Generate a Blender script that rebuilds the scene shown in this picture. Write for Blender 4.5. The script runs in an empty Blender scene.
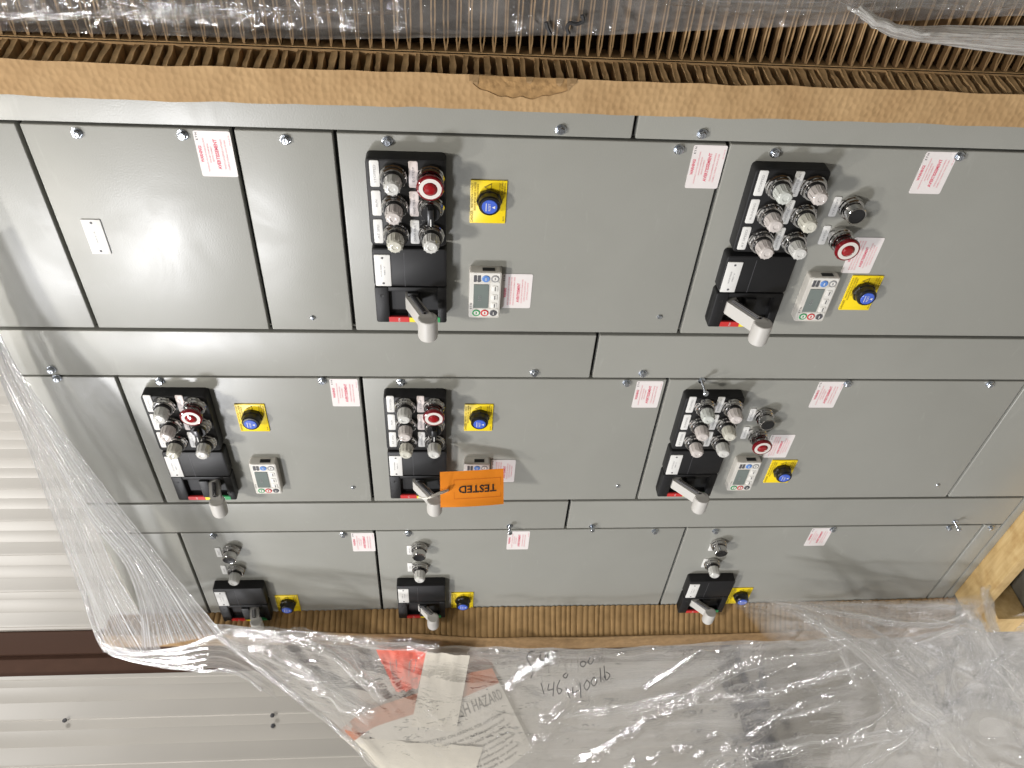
import bpy, bmesh, math, random
from mathutils import Vector, Matrix, noise
random.seed(7)
SC = bpy.context.scene
COL = SC.collection
PI = math.pi

# ------------------------------------------------------------------ camera
CP = Vector((0.96154, -1.13558, 0.43769))
RR = Matrix(((0.05816777864, -0.05424852365, -0.99683178481),
             (-0.72021845798, -0.69373418133, -0.00427299045),
             (-0.69130447873, 0.71818520128, -0.07942376435)))     # rows: image right, image down, forward
FOC = 796.15
cam = bpy.data.cameras.new('camera')
cam.sensor_width = 36.0
cam.lens = FOC / 1024 * 36.0
cam.clip_start = 0.02
cam.clip_end = 100
co = bpy.data.objects.new('camera', cam)
COL.objects.link(co)
co.matrix_world = Matrix(((RR[0][0], -RR[1][0], -RR[2][0], CP.x),
                          (RR[0][1], -RR[1][1], -RR[2][1], CP.y),
                          (RR[0][2], -RR[1][2], -RR[2][2], CP.z),
                          (0, 0, 0, 1)))
SC.camera = co

def at(px, py, Y):
    """where the photograph's pixel lies on the upright plane at depth Y"""
    d = RR.transposed() @ Vector(((px - 512) / FOC, (py - 384) / FOC, 1))
    return CP + d * ((Y - CP.y) / d.y)

# ------------------------------------------------------------------ materials
def mat(name, col, rough=.5, metal=0, spec=.5, noise_amt=0, noise_scale=30, bump=0, bump_scale=200, coat=0, trans=0, emit=None, stretch=None, col2=None):
    m = bpy.data.materials.new(name); m.use_nodes = True
    nt = m.node_tree; N = nt.nodes; L = nt.links
    b = N['Principled BSDF']
    b.inputs['Base Color'].default_value = (*col, 1)
    b.inputs['Roughness'].default_value = rough
    b.inputs['Metallic'].default_value = metal
    b.inputs['Specular IOR Level'].default_value = spec
    b.inputs['Coat Weight'].default_value = coat
    b.inputs['Transmission Weight'].default_value = trans
    tc = N.new('ShaderNodeTexCoord'); mp = N.new('ShaderNodeMapping')
    L.new(tc.outputs['Object'], mp.inputs[0])
    if stretch: mp.inputs['Scale'].default_value = stretch
    if noise_amt or col2:
        n = N.new('ShaderNodeTexNoise'); n.inputs['Scale'].default_value = noise_scale; n.inputs['Detail'].default_value = 5
        L.new(mp.outputs[0], n.inputs['Vector'])
        r = N.new('ShaderNodeValToRGB')
        c2 = col2 or tuple(c * (1 - noise_amt) for c in col)
        c1 = col if col2 else tuple(min(1, c * (1 + noise_amt)) for c in col)
        r.color_ramp.elements[0].position = .3; r.color_ramp.elements[1].position = .7
        r.color_ramp.elements[0].color = (*c2, 1); r.color_ramp.elements[1].color = (*c1, 1)
        L.new(n.outputs['Fac'], r.inputs[0]); L.new(r.outputs[0], b.inputs['Base Color'])
    if bump:
        n2 = N.new('ShaderNodeTexNoise'); n2.inputs['Scale'].default_value = bump_scale; n2.inputs['Detail'].default_value = 2
        L.new(mp.outputs[0], n2.inputs['Vector'])
        bp = N.new('ShaderNodeBump'); bp.inputs['Strength'].default_value = bump; bp.inputs['Distance'].default_value = .001
        L.new(n2.outputs['Fac'], bp.inputs['Height']); L.new(bp.outputs[0], b.inputs['Normal'])
    return m

def paint_mat():
    m = mat('grey_enamel', (.31, .315, .285), .33, spec=.5)
    nt = m.node_tree; N = nt.nodes; L = nt.links; b = N['Principled BSDF']
    tc = N.new('ShaderNodeTexCoord')
    def nz(sc, det, stretch=None, dist=0):
        n = N.new('ShaderNodeTexNoise'); n.inputs['Scale'].default_value = sc; n.inputs['Detail'].default_value = det; n.inputs['Distortion'].default_value = dist
        if stretch:
            mp = N.new('ShaderNodeMapping'); mp.inputs['Scale'].default_value = stretch
            L.new(tc.outputs['Object'], mp.inputs[0]); L.new(mp.outputs[0], n.inputs['Vector'])
        else: L.new(tc.outputs['Object'], n.inputs['Vector'])
        return n.outputs['Fac']
    def rng(s_, a, b_, lo, hi):
        q = N.new('ShaderNodeMapRange'); q.inputs[1].default_value = a; q.inputs[2].default_value = b_; q.inputs[3].default_value = lo; q.inputs[4].default_value = hi
        L.new(s_, q.inputs[0]); return q.outputs[0]
    smudge = nz(7, 6, None, 1.5)
    L.new(rng(smudge, .35, .7, .295, .37), b.inputs['Roughness'])
    r = N.new('ShaderNodeValToRGB'); e = r.color_ramp.elements
    e[0].position = .30; e[0].color = (.284, .286, .264, 1); e[1].position = .72; e[1].color = (.301, .303, .281, 1)
    L.new(nz(5, 8, None, .8), r.inputs[0])
    # faint wipe marks and scuffs
    sc = rng(nz(2.2, 9, (3, 3, 14), 2.5), .66, .74, 0, .16)
    mx = N.new('ShaderNodeMix'); mx.data_type = 'RGBA'; L.new(sc, mx.inputs[0]); L.new(r.outputs[0], mx.inputs[6]); mx.inputs[7].default_value = (.42, .42, .40, 1)
    L.new(mx.outputs[2], b.inputs['Base Color'])
    b1 = N.new('ShaderNodeBump'); b1.inputs['Strength'].default_value = .5; b1.inputs['Distance'].default_value = .0016; L.new(nz(4.5, 1), b1.inputs['Height'])
    b2 = N.new('ShaderNodeBump'); b2.inputs['Strength'].default_value = .16; b2.inputs['Distance'].default_value = .001; L.new(nz(380, 2), b2.inputs['Height'])
    L.new(b1.outputs[0], b2.inputs['Normal']); L.new(b2.outputs[0], b.inputs['Normal'])
    return m

def dimple_mat():
    m = mat('kraft_dimpled', (.46, .27, .13), .75, spec=.25)
    nt = m.node_tree; N = nt.nodes; L = nt.links; b = N['Principled BSDF']
    tc = N.new('ShaderNodeTexCoord')
    mp = N.new('ShaderNodeMapping'); mp.inputs['Scale'].default_value = (1, 1, 1.15)
    L.new(tc.outputs['Object'], mp.inputs[0])
    v = N.new('ShaderNodeTexVoronoi'); v.inputs['Scale'].default_value = 98; v.feature = 'SMOOTH_F1'; v.inputs['Smoothness'].default_value = .4
    v.inputs['Randomness'].default_value = .6
    L.new(mp.outputs[0], v.inputs['Vector'])
    n = N.new('ShaderNodeTexNoise'); n.inputs['Scale'].default_value = 240; n.inputs['Detail'].default_value = 4
    L.new(mp.outputs[0], n.inputs['Vector'])
    a = N.new('ShaderNodeMath'); a.operation = 'MULTIPLY_ADD'; a.inputs[1].default_value = .1
    L.new(n.outputs['Fac'], a.inputs[0]); L.new(v.outputs['Distance'], a.inputs[2])
    bp = N.new('ShaderNodeBump'); bp.inputs['Strength'].default_value = .34; bp.inputs['Distance'].default_value = .005
    L.new(a.outputs[0], bp.inputs['Height']); L.new(bp.outputs[0], b.inputs['Normal'])
    n3 = N.new('ShaderNodeTexNoise'); n3.inputs['Scale'].default_value = 14; n3.inputs['Detail'].default_value = 8
    L.new(tc.outputs['Object'], n3.inputs['Vector'])
    r = N.new('ShaderNodeValToRGB')
    r.color_ramp.elements[0].color = (.345, .218, .104, 1); r.color_ramp.elements[1].color = (.435, .288, .146, 1)
    r.color_ramp.elements[0].position = .3; r.color_ramp.elements[1].position = .7
    L.new(n3.outputs['Fac'], r.inputs[0]); L.new(r.outputs[0], b.inputs['Base Color'])
    return m

def wood_mat():
    m = mat('pine_wood', (.6, .42, .2), .65, spec=.3, bump=.5, bump_scale=90, stretch=(3, 30, 30))
    nt = m.node_tree; N = nt.nodes; L = nt.links; b = N['Principled BSDF']
    tc = N.new('ShaderNodeTexCoord'); mp = N.new('ShaderNodeMapping'); mp.inputs['Scale'].default_value = (4, 45, 45)
    L.new(tc.outputs['Object'], mp.inputs[0])
    n = N.new('ShaderNodeTexNoise'); n.inputs['Scale'].default_value = 1.6; n.inputs['Detail'].default_value = 7; n.inputs['Distortion'].default_value = 1.2
    L.new(mp.outputs[0], n.inputs['Vector'])
    r = N.new('ShaderNodeValToRGB'); e = r.color_ramp.elements
    e[0].position = .25; e[0].color = (.50, .34, .145, 1); e[1].position = .75; e[1].color = (.64, .48, .24, 1)
    x = e.new(.5); x.color = (.58, .41, .19, 1)
    L.new(n.outputs['Fac'], r.inputs[0])
    n2 = N.new('ShaderNodeTexNoise'); n2.inputs['Scale'].default_value = 22; n2.inputs['Detail'].default_value = 3
    L.new(tc.outputs['Object'], n2.inputs['Vector'])
    r2 = N.new('ShaderNodeValToRGB'); r2.color_ramp.elements[0].position = .3; r2.color_ramp.elements[0].color = (.78, .70, .60, 1); r2.color_ramp.elements[1].position = .5; r2.color_ramp.elements[1].color = (1, 1, 1, 1)
    L.new(n2.outputs['Fac'], r2.inputs[0])
    mx = N.new('ShaderNodeMix'); mx.data_type = 'RGBA'; mx.blend_type = 'MULTIPLY'; mx.inputs[0].default_value = 1
    L.new(r.outputs[0], mx.inputs[6]); L.new(r2.outputs[0], mx.inputs[7]); L.new(mx.outputs[2], b.inputs['Base Color'])
    return m

def film_mat(name, haze=.22, streak=.5, su=2.5, sv=70, tint=(.86, .86, .88), gloss=.5, rough=.13, bumpd=.006, seed=0.0, ramp=(.5, .78), fade=False, fine=0.0, fs=(60, 60, 60), patch=(.42, .62, .12)):
    """thin clear stretch wrap: mostly see-through, milky where it bunches, glossy creases along u"""
    m = bpy.data.materials.new(name); m.use_nodes = True
    nt = m.node_tree; N = nt.nodes; L = nt.links
    N.remove(N['Principled BSDF']); out = N['Material Output']
    uv = N.new('ShaderNodeUVMap'); uv.uv_map = 'UVMap'
    mp = N.new('ShaderNodeMapping'); mp.inputs['Scale'].default_value = (su, sv, 1); mp.inputs['Location'].default_value = (seed, seed * 1.7, 0)
    L.new(uv.outputs[0], mp.inputs[0])
    n = N.new('ShaderNodeTexNoise'); n.inputs['Scale'].default_value = 1; n.inputs['Detail'].default_value = 6; n.inputs['Roughness'].default_value = .6; n.inputs['Distortion'].default_value = .5
    L.new(mp.outputs[0], n.inputs['Vector'])
    mp2 = N.new('ShaderNodeMapping'); mp2.inputs['Scale'].default_value = (5, 5, 1); mp2.inputs['Location'].default_value = (seed * 2.3, seed, 0)
    L.new(uv.outputs[0], mp2.inputs[0])
    n2 = N.new('ShaderNodeTexNoise'); n2.inputs['Scale'].default_value = 1.3; n2.inputs['Detail'].default_value = 5; n2.inputs['Distortion'].default_value = 1.4
    L.new(mp2.outputs[0], n2.inputs['Vector'])
    r1 = N.new('ShaderNodeValToRGB'); r1.color_ramp.elements[0].position = ramp[0]; r1.color_ramp.elements[1].position = ramp[1]
    L.new(n.outputs['Fac'], r1.inputs[0])
    r2 = N.new('ShaderNodeValToRGB'); r2.color_ramp.elements[0].position = .35; r2.color_ramp.elements[1].position = .7
    L.new(n2.outputs['Fac'], r2.inputs[0])
    def mth(op, a, bb):
        q = N.new('ShaderNodeMath'); q.operation = op
        for i, s in enumerate((a, bb)):
            if isinstance(s, (int, float)): q.inputs[i].default_value = s
            else: L.new(s, q.inputs[i])
        return q.outputs[0]
    a1 = mth('MULTIPLY', r1.outputs[0], streak)
    a2 = mth('MULTIPLY', r2.outputs[0], haze * .9)
    fac = mth('MINIMUM', mth('ADD', mth('ADD', a1, a2), haze), .96)
    bp = N.new('ShaderNodeBump'); bp.inputs['Strength'].default_value = .9; bp.inputs['Distance'].default_value = bumpd
    L.new(n.outputs['Fac'], bp.inputs['Height'])
    if fine:
        tc = N.new('ShaderNodeTexCoord'); mp3 = N.new('ShaderNodeMapping'); mp3.inputs['Scale'].default_value = fs; mp3.inputs['Rotation'].default_value = (0, .5, 0)
        L.new(tc.outputs['Object'], mp3.inputs[0])
        # crumpled facets: warped cells whose flanks catch the lamps, gathered in patches
        wn = N.new('ShaderNodeTexNoise'); wn.inputs['Scale'].default_value = 1.1; wn.inputs['Detail'].default_value = 3
        L.new(mp3.outputs[0], wn.inputs['Vector'])
        va = N.new('ShaderNodeVectorMath'); va.operation = 'MULTIPLY_ADD'; va.inputs[1].default_value = (1.6, 1.6, 1.6)
        L.new(wn.outputs['Color'], va.inputs[0]); L.new(mp3.outputs[0], va.inputs[2])
        n3 = N.new('ShaderNodeTexVoronoi'); n3.inputs['Scale'].default_value = 1; L.new(va.outputs[0], n3.inputs['Vector'])
        pn = N.new('ShaderNodeTexNoise'); pn.inputs['Scale'].default_value = 11; pn.inputs['Detail'].default_value = 3; L.new(tc.outputs['Object'], pn.inputs['Vector'])
        pr = N.new('ShaderNodeMapRange'); pr.inputs[1].default_value = patch[0]; pr.inputs[2].default_value = patch[1]; pr.inputs[3].default_value = patch[2]; pr.inputs[4].default_value = 1
        L.new(pn.outputs['Fac'], pr.inputs[0])
        hh_ = mth('MULTIPLY', n3.outputs['Distance'], pr.outputs[0])
        bp2 = N.new('ShaderNodeBump'); bp2.inputs['Strength'].default_value = 1; bp2.inputs['Distance'].default_value = fine
        L.new(hh_, bp2.inputs['Height']); L.new(bp.outputs[0], bp2.inputs['Normal']); bp = bp2
    if fade:
        sx = N.new('ShaderNodeSeparateXYZ'); L.new(uv.outputs[0], sx.inputs[0])
        def hump(o_, k):
            q = mth('MULTIPLY', mth('MULTIPLY', o_, mth('SUBTRACT', 1.0, o_)), k)
            return mth('MINIMUM', q, 1.0)
        fd = mth('MULTIPLY', hump(sx.outputs[1], 5.0), hump(sx.outputs[0], 9.0))
        fac = mth('MULTIPLY', fac, fd)
    tr = N.new('ShaderNodeBsdfTransparent')
    df = N.new('ShaderNodeBsdfDiffuse'); df.inputs['Color'].default_value = (*tint, 1); L.new(bp.outputs[0], df.inputs['Normal'])
    tl = N.new('ShaderNodeBsdfTranslucent'); tl.inputs['Color'].default_value = (*tint, 1)
    wh = N.new('ShaderNodeMixShader'); wh.inputs[0].default_value = .4
    L.new(df.outputs[0], wh.inputs[1]); L.new(tl.outputs[0], wh.inputs[2])
    mx = N.new('ShaderNodeMixShader'); L.new(fac, mx.inputs[0]); L.new(tr.outputs[0], mx.inputs[1]); L.new(wh.outputs[0], mx.inputs[2])
    gl = N.new('ShaderNodeBsdfGlossy'); gl.inputs['Roughness'].default_value = rough; gl.inputs['Color'].default_value = (1, 1, 1, 1); L.new(bp.outputs[0], gl.inputs['Normal'])
    fr = N.new('ShaderNodeFresnel'); fr.inputs['IOR'].default_value = 1.5; L.new(bp.outputs[0], fr.inputs['Normal'])
    gf = mth('MINIMUM', mth('MULTIPLY', fr.outputs[0], gloss * 2.6), .6)
    if fade: gf = mth('MULTIPLY', gf, fd)
    m2 = N.new('ShaderNodeMixShader'); L.new(gf, m2.inputs[0]); L.new(mx.outputs[0], m2.inputs[1]); L.new(gl.outputs[0], m2.inputs[2])
    L.new(m2.outputs[0], out.inputs['Surface'])
    return m

M = dict(
    paint=paint_mat(),
    inner=mat('door_gap_shade', (.03, .03, .03), .8),  # near-black sheet standing in for the shade in the door gaps
    black=mat('black_plastic', (.010, .010, .011), .46, spec=.32, bump=.08, bump_scale=900),
    black2=mat('black_recess', (.006, .006, .007), .5),
    rubber=mat('black_knob', (.01, .01, .011), .3),
    chrome=mat('chrome', (.55, .54, .53), .10, metal=1, bump=.05, bump_scale=150),
    zinc=mat('zinc_screw', (.62, .66, .72), .22, metal=1, bump=.2, bump_scale=400),
    white=mat('white_plastic', (.70, .70, .69), .4),
    label=mat('white_sticker', (.74, .70, .70), .45, noise_amt=.02),
    pinkish=mat('pinkish_legend', (.80, .72, .70), .4),
    red_ink=mat('red_ink', (.66, .11, .17), .6),
    pink_ink=mat('pale_red_ink', (.76, .34, .38), .6),
    ink=mat('black_ink', (.02, .02, .022), .6),
    grey_ink=mat('grey_ink', (.28, .28, .29), .6),
    yellow=mat('yellow_plate', (.88, .66, .01), .35, noise_amt=.04),
    brown_ink=mat('dark_yellow_ink', (.30, .21, .01), .6),
    blue=mat('blue_button', (.06, .13, .60), .3),
    blue2=mat('blue_key', (.11, .24, .58), .4),
    red=mat('red_strip', (.55, .03, .03), .4),
    green=mat('green_strip', (.03, .30, .10), .4),
    ystrip=mat('yellow_strip', (.85, .70, .03), .4),
    mush=mat('red_mushroom', (.17, .004, .009), .16, coat=.6),
    mushc=mat('red_centre', (.27, .006, .010), .15, coat=.6),
    mring=mat('milky_ring', (.66, .63, .60), .35),
    handle=mat('grey_handle', (.50, .49, .47), .45, bump=.1, bump_scale=500),
    keypad=mat('cream_grey_plastic', (.58, .56, .52), .45),
    key=mat('pale_key', (.70, .69, .66), .4),
    screen=mat('grey_lcd', (.17, .20, .19), .18, noise_amt=.05),
    darkgrey=mat('dark_grey_key', (.09, .09, .10), .4),
    lens_c=mat('clear_lens', (.74, .74, .72), .10, trans=.22, bump=.8, bump_scale=260, stretch=(1, .15, 1)),
    lens_r=mat('rosy_lens', (.72, .67, .65), .10, trans=.22, bump=.8, bump_scale=260, stretch=(1, .15, 1)),
    lens_y=mat('straw_lens', (.72, .71, .63), .10, trans=.22, bump=.8, bump_scale=260, stretch=(1, .15, 1)),
    lens_g=mat('greenish_lens', (.69, .72, .69), .10, trans=.22, bump=.8, bump_scale=260, stretch=(1, .15, 1)),
    kraft=dimple_mat(),
    kraftp=mat('kraft_plain', (.36, .235, .12), .8, spec=.2, noise_amt=.18, noise_scale=60),
    kraftd=mat('kraft_cell_wall', (.44, .29, .145), .85, spec=.15, noise_amt=.25, noise_scale=50),
    kraftc=mat('kraft_cavity_shade', (.085, .05, .022), .9, spec=.1),  # dark solid fill: shade of the open cells put into the colour
    kraftw=mat('kraft_wall_shaded', (.13, .075, .034), .9, spec=.1),  # same cell paper coloured dark for the shade deep inside
    kraftt=mat('kraft_torn', (.31, .19, .085), .85, spec=.15, noise_amt=.3, noise_scale=90, bump=.6, bump_scale=160),
    ribbed=mat('kraft_ribbed', (.30, .19, .085), .8, spec=.2, noise_amt=.15, noise_scale=40, bump=.4, bump_scale=300),
    tag=mat('orange_card', (.95, .29, .012), .6, noise_amt=.03, noise_scale=40),
    tagline=mat('dark_orange_ink', (.60, .13, .006), .6),
    string=mat('white_string', (.75, .72, .66), .7),
    wood=wood_mat(),
    wall=mat('painted_siding', (.66, .635, .595), .42, noise_amt=.04, noise_scale=2),
    jamb=mat('brown_trim', (.115, .062, .044), .75, spec=.2, noise_amt=.15, noise_scale=6),
    jamb2=mat('brown_trim_inner', (.10, .055, .040), .75, spec=.2),
    foot_strip=mat('dark_grey_strip', (.07, .07, .08), .7, noise_amt=.2),  # low dark grey strip along the foot of the wall
    floor=mat('concrete', (.15, .14, .118), .55, noise_amt=.3, noise_scale=7, bump=.3, bump_scale=60),
    redpaper=mat('red_paper', (.74, .12, .07), .65, noise_amt=.06),
    paper=mat('white_paper', (.62, .58, .50), .7, noise_amt=.03),
    paper2=mat('cream_paper', (.64, .60, .51), .7, noise_amt=.04),
    paper3=mat('form_paper', (.58, .55, .49), .65, noise_amt=.03),
    orange_band=mat('rust_orange_band', (.40, .125, .05), .6, noise_amt=.12, noise_scale=40),
)

# ------------------------------------------------------------------ mesh helpers
class MB:
    def __init__(self): self.v = []; self.f = []; self.m = []; self.mats = []; self.uv = []
    def mi(self, m):
        if m not in self.mats: self.mats.append(m)
        return self.mats.index(m)
    def add(self, verts, faces, m):
        o = len(self.v); k = self.mi(m)
        self.v += [Vector(v) for v in verts]
        self.f += [tuple(i + o for i in f) for f in faces]; self.m += [k] * len(faces)
    def box(self, lo, hi, m, bev=0, seg=2):
        lo = Vector(lo); hi = Vector(hi)
        bm = bmesh.new(); bmesh.ops.create_cube(bm, size=1)
        c = (lo + hi) / 2; s = hi - lo
        for v in bm.verts: v.co = Vector((v.co.x * s.x, v.co.y * s.y, v.co.z * s.z)) + c
        if bev: bmesh.ops.bevel(bm, geom=bm.edges[:], offset=bev, segments=seg, affect='EDGES', profile=.6)
        bm.normal_update()
        self.add([v.co.copy() for v in bm.verts], [[v.index for v in f.verts] for f in bm.faces], m) if not bm.verts.index_update() else None
        bm.free()
    def plate(self, x0, x1, z0, z1, y0, y1, r, m, seg=5, bev=0):
        """rounded rectangle in XZ from y0 (back) to y1 (front, smaller)"""
        pts = []
        for cx, cz, a0 in ((x1 - r, z1 - r, 0), (x0 + r, z1 - r, PI / 2), (x0 + r, z0 + r, PI), (x1 - r, z0 + r, 1.5 * PI)):
            for i in range(seg + 1):
                a = a0 + PI / 2 * i / seg
                pts.append((cx, cz, math.cos(a), math.sin(a)))
        rings = [(y0, 0)]
        if bev: rings += [(y1 + bev, 0), (y1 + bev * .3, -bev * .3), (y1, -bev)]
        else: rings += [(y1, 0)]
        vs = []; n = len(pts)
        for y, off in rings:
            for cx, cz, dx, dz in pts: vs.append((cx + dx * (r + off), y, cz + dz * (r + off)))
        fs = []
        for k in range(len(rings) - 1):
            for i in range(n):
                j = (i + 1) % n
                fs.append((k * n + i, k * n + j, (k + 1) * n + j, (k + 1) * n + i))
        fs.append(tuple((len(rings) - 1) * n + i for i in range(n)))
        fs.append(tuple(reversed(range(n))))
        self.add(vs, fs, m)
    def lathe(self, prof, m, seg=28, c=(0, 0), axis='y', cap=True):
        """profile of (radius, distance towards the viewer); several materials: m may be a list, one per span"""
        vs = []; n = seg
        for r, d in prof:
            for i in range(n):
                a = 2 * PI * i / n
                if axis == 'y': vs.append((c[0] + r * math.cos(a), -d, c[1] + r * math.sin(a)))
                else: vs.append((d, c[0] + r * math.cos(a), c[1] + r * math.sin(a)))
        for k in range(len(prof) - 1):
            fs = [(k * n + i, k * n + (i + 1) % n, (k + 1) * n + (i + 1) % n, (k + 1) * n + i) for i in range(n)]
            mm = m[k] if isinstance(m, list) else m
            o = len(self.v)
            self.add(vs[k * n:(k + 2) * n], [(i, (i + 1) % n, n + (i + 1) % n, n + i) for i in range(n)], mm)
        if cap: self.add(vs[-n:], [tuple(range(n))], m[-1] if isinstance(m, list) else m)
    def tube(self, pts, r, m, seg=8):
        vs = []; n = seg; pts = [Vector(p) for p in pts]
        for i, p in enumerate(pts):
            t = (pts[min(i + 1, len(pts) - 1)] - pts[max(i - 1, 0)]).normalized()
            u = t.cross(Vector((.3, .5, .81))).normalized(); w = t.cross(u)
            for k in range(n):
                a = 2 * PI * k / n; vs.append(p + (u * math.cos(a) + w * math.sin(a)) * r)
        fs = [(i * n + k, i * n + (k + 1) % n, (i + 1) * n + (k + 1) % n, (i + 1) * n + k) for i in range(len(pts) - 1) for k in range(n)]
        fs += [tuple(range(n)), tuple(range(len(vs) - n, len(vs)))]
        self.add(vs, fs, m)
    def text(self, s, x, z, y, h, m, width=None, align='LEFT', bold=0):
        """letters on the front (-Y) face: x, z the anchor, h the capital height"""
        vs, fs, w = glyphs(s, bold)
        if not vs: return
        k = h / .7; kx = k
        if width: kx = width / max(w, 1e-6)
        ox = {'LEFT': 0, 'CENTER': -w * kx / 2, 'RIGHT': -w * kx}[align]
        self.add([(x + ox + v[0] * kx, y, z - h / 2 + v[1] * k) for v in vs], fs, m)
    def grid(self, P, nu, nv, m, uv=True):
        o = len(self.v); k = self.mi(m)
        for j in range(nv + 1):
            for i in range(nu + 1):
                self.v.append(Vector(P(i / nu, j / nv)))
        for j in range(nv):
            for i in range(nu):
                a = o + j * (nu + 1) + i
                self.f.append((a, a + 1, a + nu + 2, a + nu + 1)); self.m.append(k)
                if uv: self.uv.append(((i / nu, j / nv), ((i + 1) / nu, j / nv), ((i + 1) / nu, (j + 1) / nv), (i / nu, (j + 1) / nv)))
    def mesh(self, name, smooth=35, recalc=True):
        me = bpy.data.meshes.new(name)
        me.from_pydata([tuple(v) for v in self.v], [], self.f)
        for m in self.mats: me.materials.append(m)
        me.polygons.foreach_set('material_index', self.m)
        if self.uv and len(self.uv) == len(self.f):
            l = me.uv_layers.new(name='UVMap'); i = 0
            for q in self.uv:
                for c in q: l.data[i].uv = c; i += 1
        if recalc:
            bm = bmesh.new(); bm.from_mesh(me); bmesh.ops.recalc_face_normals(bm, faces=bm.faces[:]); bm.to_mesh(me); bm.free()
        if smooth:
            me.polygons.foreach_set('use_smooth', [True] * len(me.polygons))
            me.set_sharp_from_angle(angle=math.radians(smooth))
        me.update()
        return me

_gl = {}
def glyphs(s, bold=0):
    if (s, bold) in _gl: return _gl[s, bold]
    c = bpy.data.curves.new('letters', 'FONT'); c.body = s; c.size = 1; c.resolution_u = 2; c.offset = bold
    o = bpy.data.objects.new('letters', c); COL.objects.link(o)
    dg = bpy.context.evaluated_depsgraph_get(); dg.update()
    me = bpy.data.meshes.new_from_object(o.evaluated_get(dg))
    vs = [(v.co.x, v.co.y) for v in me.vertices]; fs = [tuple(p.vertices) for p in me.polygons]
    w = max([v[0] for v in vs], default=0)
    bpy.data.objects.remove(o); bpy.data.meshes.remove(me); bpy.data.curves.remove(c)
    _gl[s, bold] = (vs, fs, w)
    return _gl[s, bold]

def tag(o, label=None, cat=None, group=None, kind=None):
    for k, v in (('label', label), ('category', cat), ('group', group), ('kind', kind)):
        if v: o[k] = v
    return o
def empty(name, loc):
    o = bpy.data.objects.new(name, None); COL.objects.link(o); o.location = loc; o.empty_display_size = .05
    return o
def obj(name, me, parent=None, loc=(0, 0, 0)):
    if isinstance(me, MB): me = me.mesh(name)
    o = bpy.data.objects.new(name, me); COL.objects.link(o); o.location = loc
    if parent: o.parent = parent
    return o

# ------------------------------------------------------------------ device prototypes (shared mesh data)
_c = {}
def cached(key, fn):
    if key not in _c: _c[key] = fn()
    return _c[key]

def nut(mb, s=1.0):
    # knurled, eight sided chrome mounting ring
    mb.lathe([(.0206 * s, 0), (.0216 * s, .002), (.0216 * s, .006), (.0202 * s, .0085)], M['chrome'], 12)
    mb.lathe([(.0195 * s, .006), (.0200 * s, .008), (.0200 * s, .0125), (.0185 * s, .0150), (.0160 * s, .0152)], M['chrome'], 32, cap=False)
    mb.lathe([(.0175, .004), (.0172, .0125)], M['rubber'], 24)

def pilot(lens):
    def bezel():
        b = MB(); nut(b)
        b.lathe([(.0158, .012), (.0155, .0185), (.0150, .0190)], M['rubber'], 28)
        return b.mesh('bezel')
    def lensm():
        b = MB()
        b.lathe([(.0136, .0170), (.0136, .0215), (.0126, .035), (.0118, .0392), (.0098, .0416), (.005, .0420), (.0042, .0412)], M[lens], 24)
        for k in range(12):
            a = 2 * PI * k / 12
            b.tube([(.0136 * math.cos(a), -.0215, .0136 * math.sin(a)), (.0123 * math.cos(a), -.0385, .0123 * math.sin(a))], .0009, M[lens], 5)
        return b.mesh('lens')
    return cached('pb', bezel), cached('pl' + lens, lensm)

def put_pilot(par, loc, lens, name='pilot_light'):
    bz, ln = pilot(lens)
    o = obj(name, bz, par, loc)
    return o, ln

def put_stop(par, loc):
    def f():
        b = MB(); nut(b)
        b.lathe([(.0190, -.010), (.0190, .002)], M['chrome'], 24, cap=False)
        b.lathe([(.0150, .012), (.0150, .017), (.0110, .018), (.0110, .030)], M['chrome'], 24)
        return b.mesh('stop_button')
    def cap():
        b = MB()
        b.lathe([(.0110, .0285), (.0195, .0300), (.0212, .0320), (.0212, .0350), (.0197, .0378), (.0178, .0384), (.0172, .0382), (.0112, .0384), (.0104, .0376), (.0100, .0390), (.0070, .0412), (.0020, .0418)],
                [M['mush']] * 6 + [M['mring']] + [M['mush']] + [M['mushc']] * 4, 32)
        return b.mesh('mushroom_cap')
    return obj('stop_button', cached('stop', f), par, loc), cached('stopcap', cap)

def put_selector(par, loc):
    def f():
        b = MB(); nut(b)
        b.lathe([(.0165, .012), (.0165, .018), (.0150, .0195)], M['chrome'], 28)
        return b.mesh('selector_switch')
    def k():
        b = MB()
        b.lathe([(.0148, .018), (.0148, .024), (.0135, .0255)], M['rubber'], 28)
        b.box((-.0145, -.037, -.0048), (.0145, -.024, .0048), M['rubber'], .002)
        b.box((-.0146, -.0376, -.0009), (-.002, -.0365, .0009), M['white'])
        return b.mesh('knob')
    return obj('selector_switch', cached('sel', f), par, loc), cached('selk', k)

def put_push(par, loc):
    def f():
        b = MB(); nut(b, .98)
        b.lathe([(.0150, .012), (.0150, .0185), (.0160, .0195), (.0160, .0315), (.0150, .0325), (.0136, .0322)], M['chrome'], 30, cap=False)
        return b.mesh('push_button')
    def c():
        b = MB(); b.lathe([(.0135, .020), (.0135, .0312), (.0128, .0318), (.0060, .0310)], M['rubber'], 28)
        return b.mesh('button_cap')
    return obj('push_button', cached('push', f), par, loc), cached('pushc', c)

def legend(text, w, h, pink=False):
    def f():
        b = MB(); m = M['pinkish'] if pink else M['white']
        b.plate(-w / 2, w / 2, -h / 2, h / 2, 0, -.0016, .0028, m, bev=.0005)
        tw = min(w * .78, len(text) * h * .30)
        b.text(text, 0, 0, -.0018, h * .26, M['grey_ink'], width=tw, align='CENTER')
        return b.mesh('legend_plate')
    return cached('leg%s%.3f%d' % (text, w, pink), f)

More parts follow.
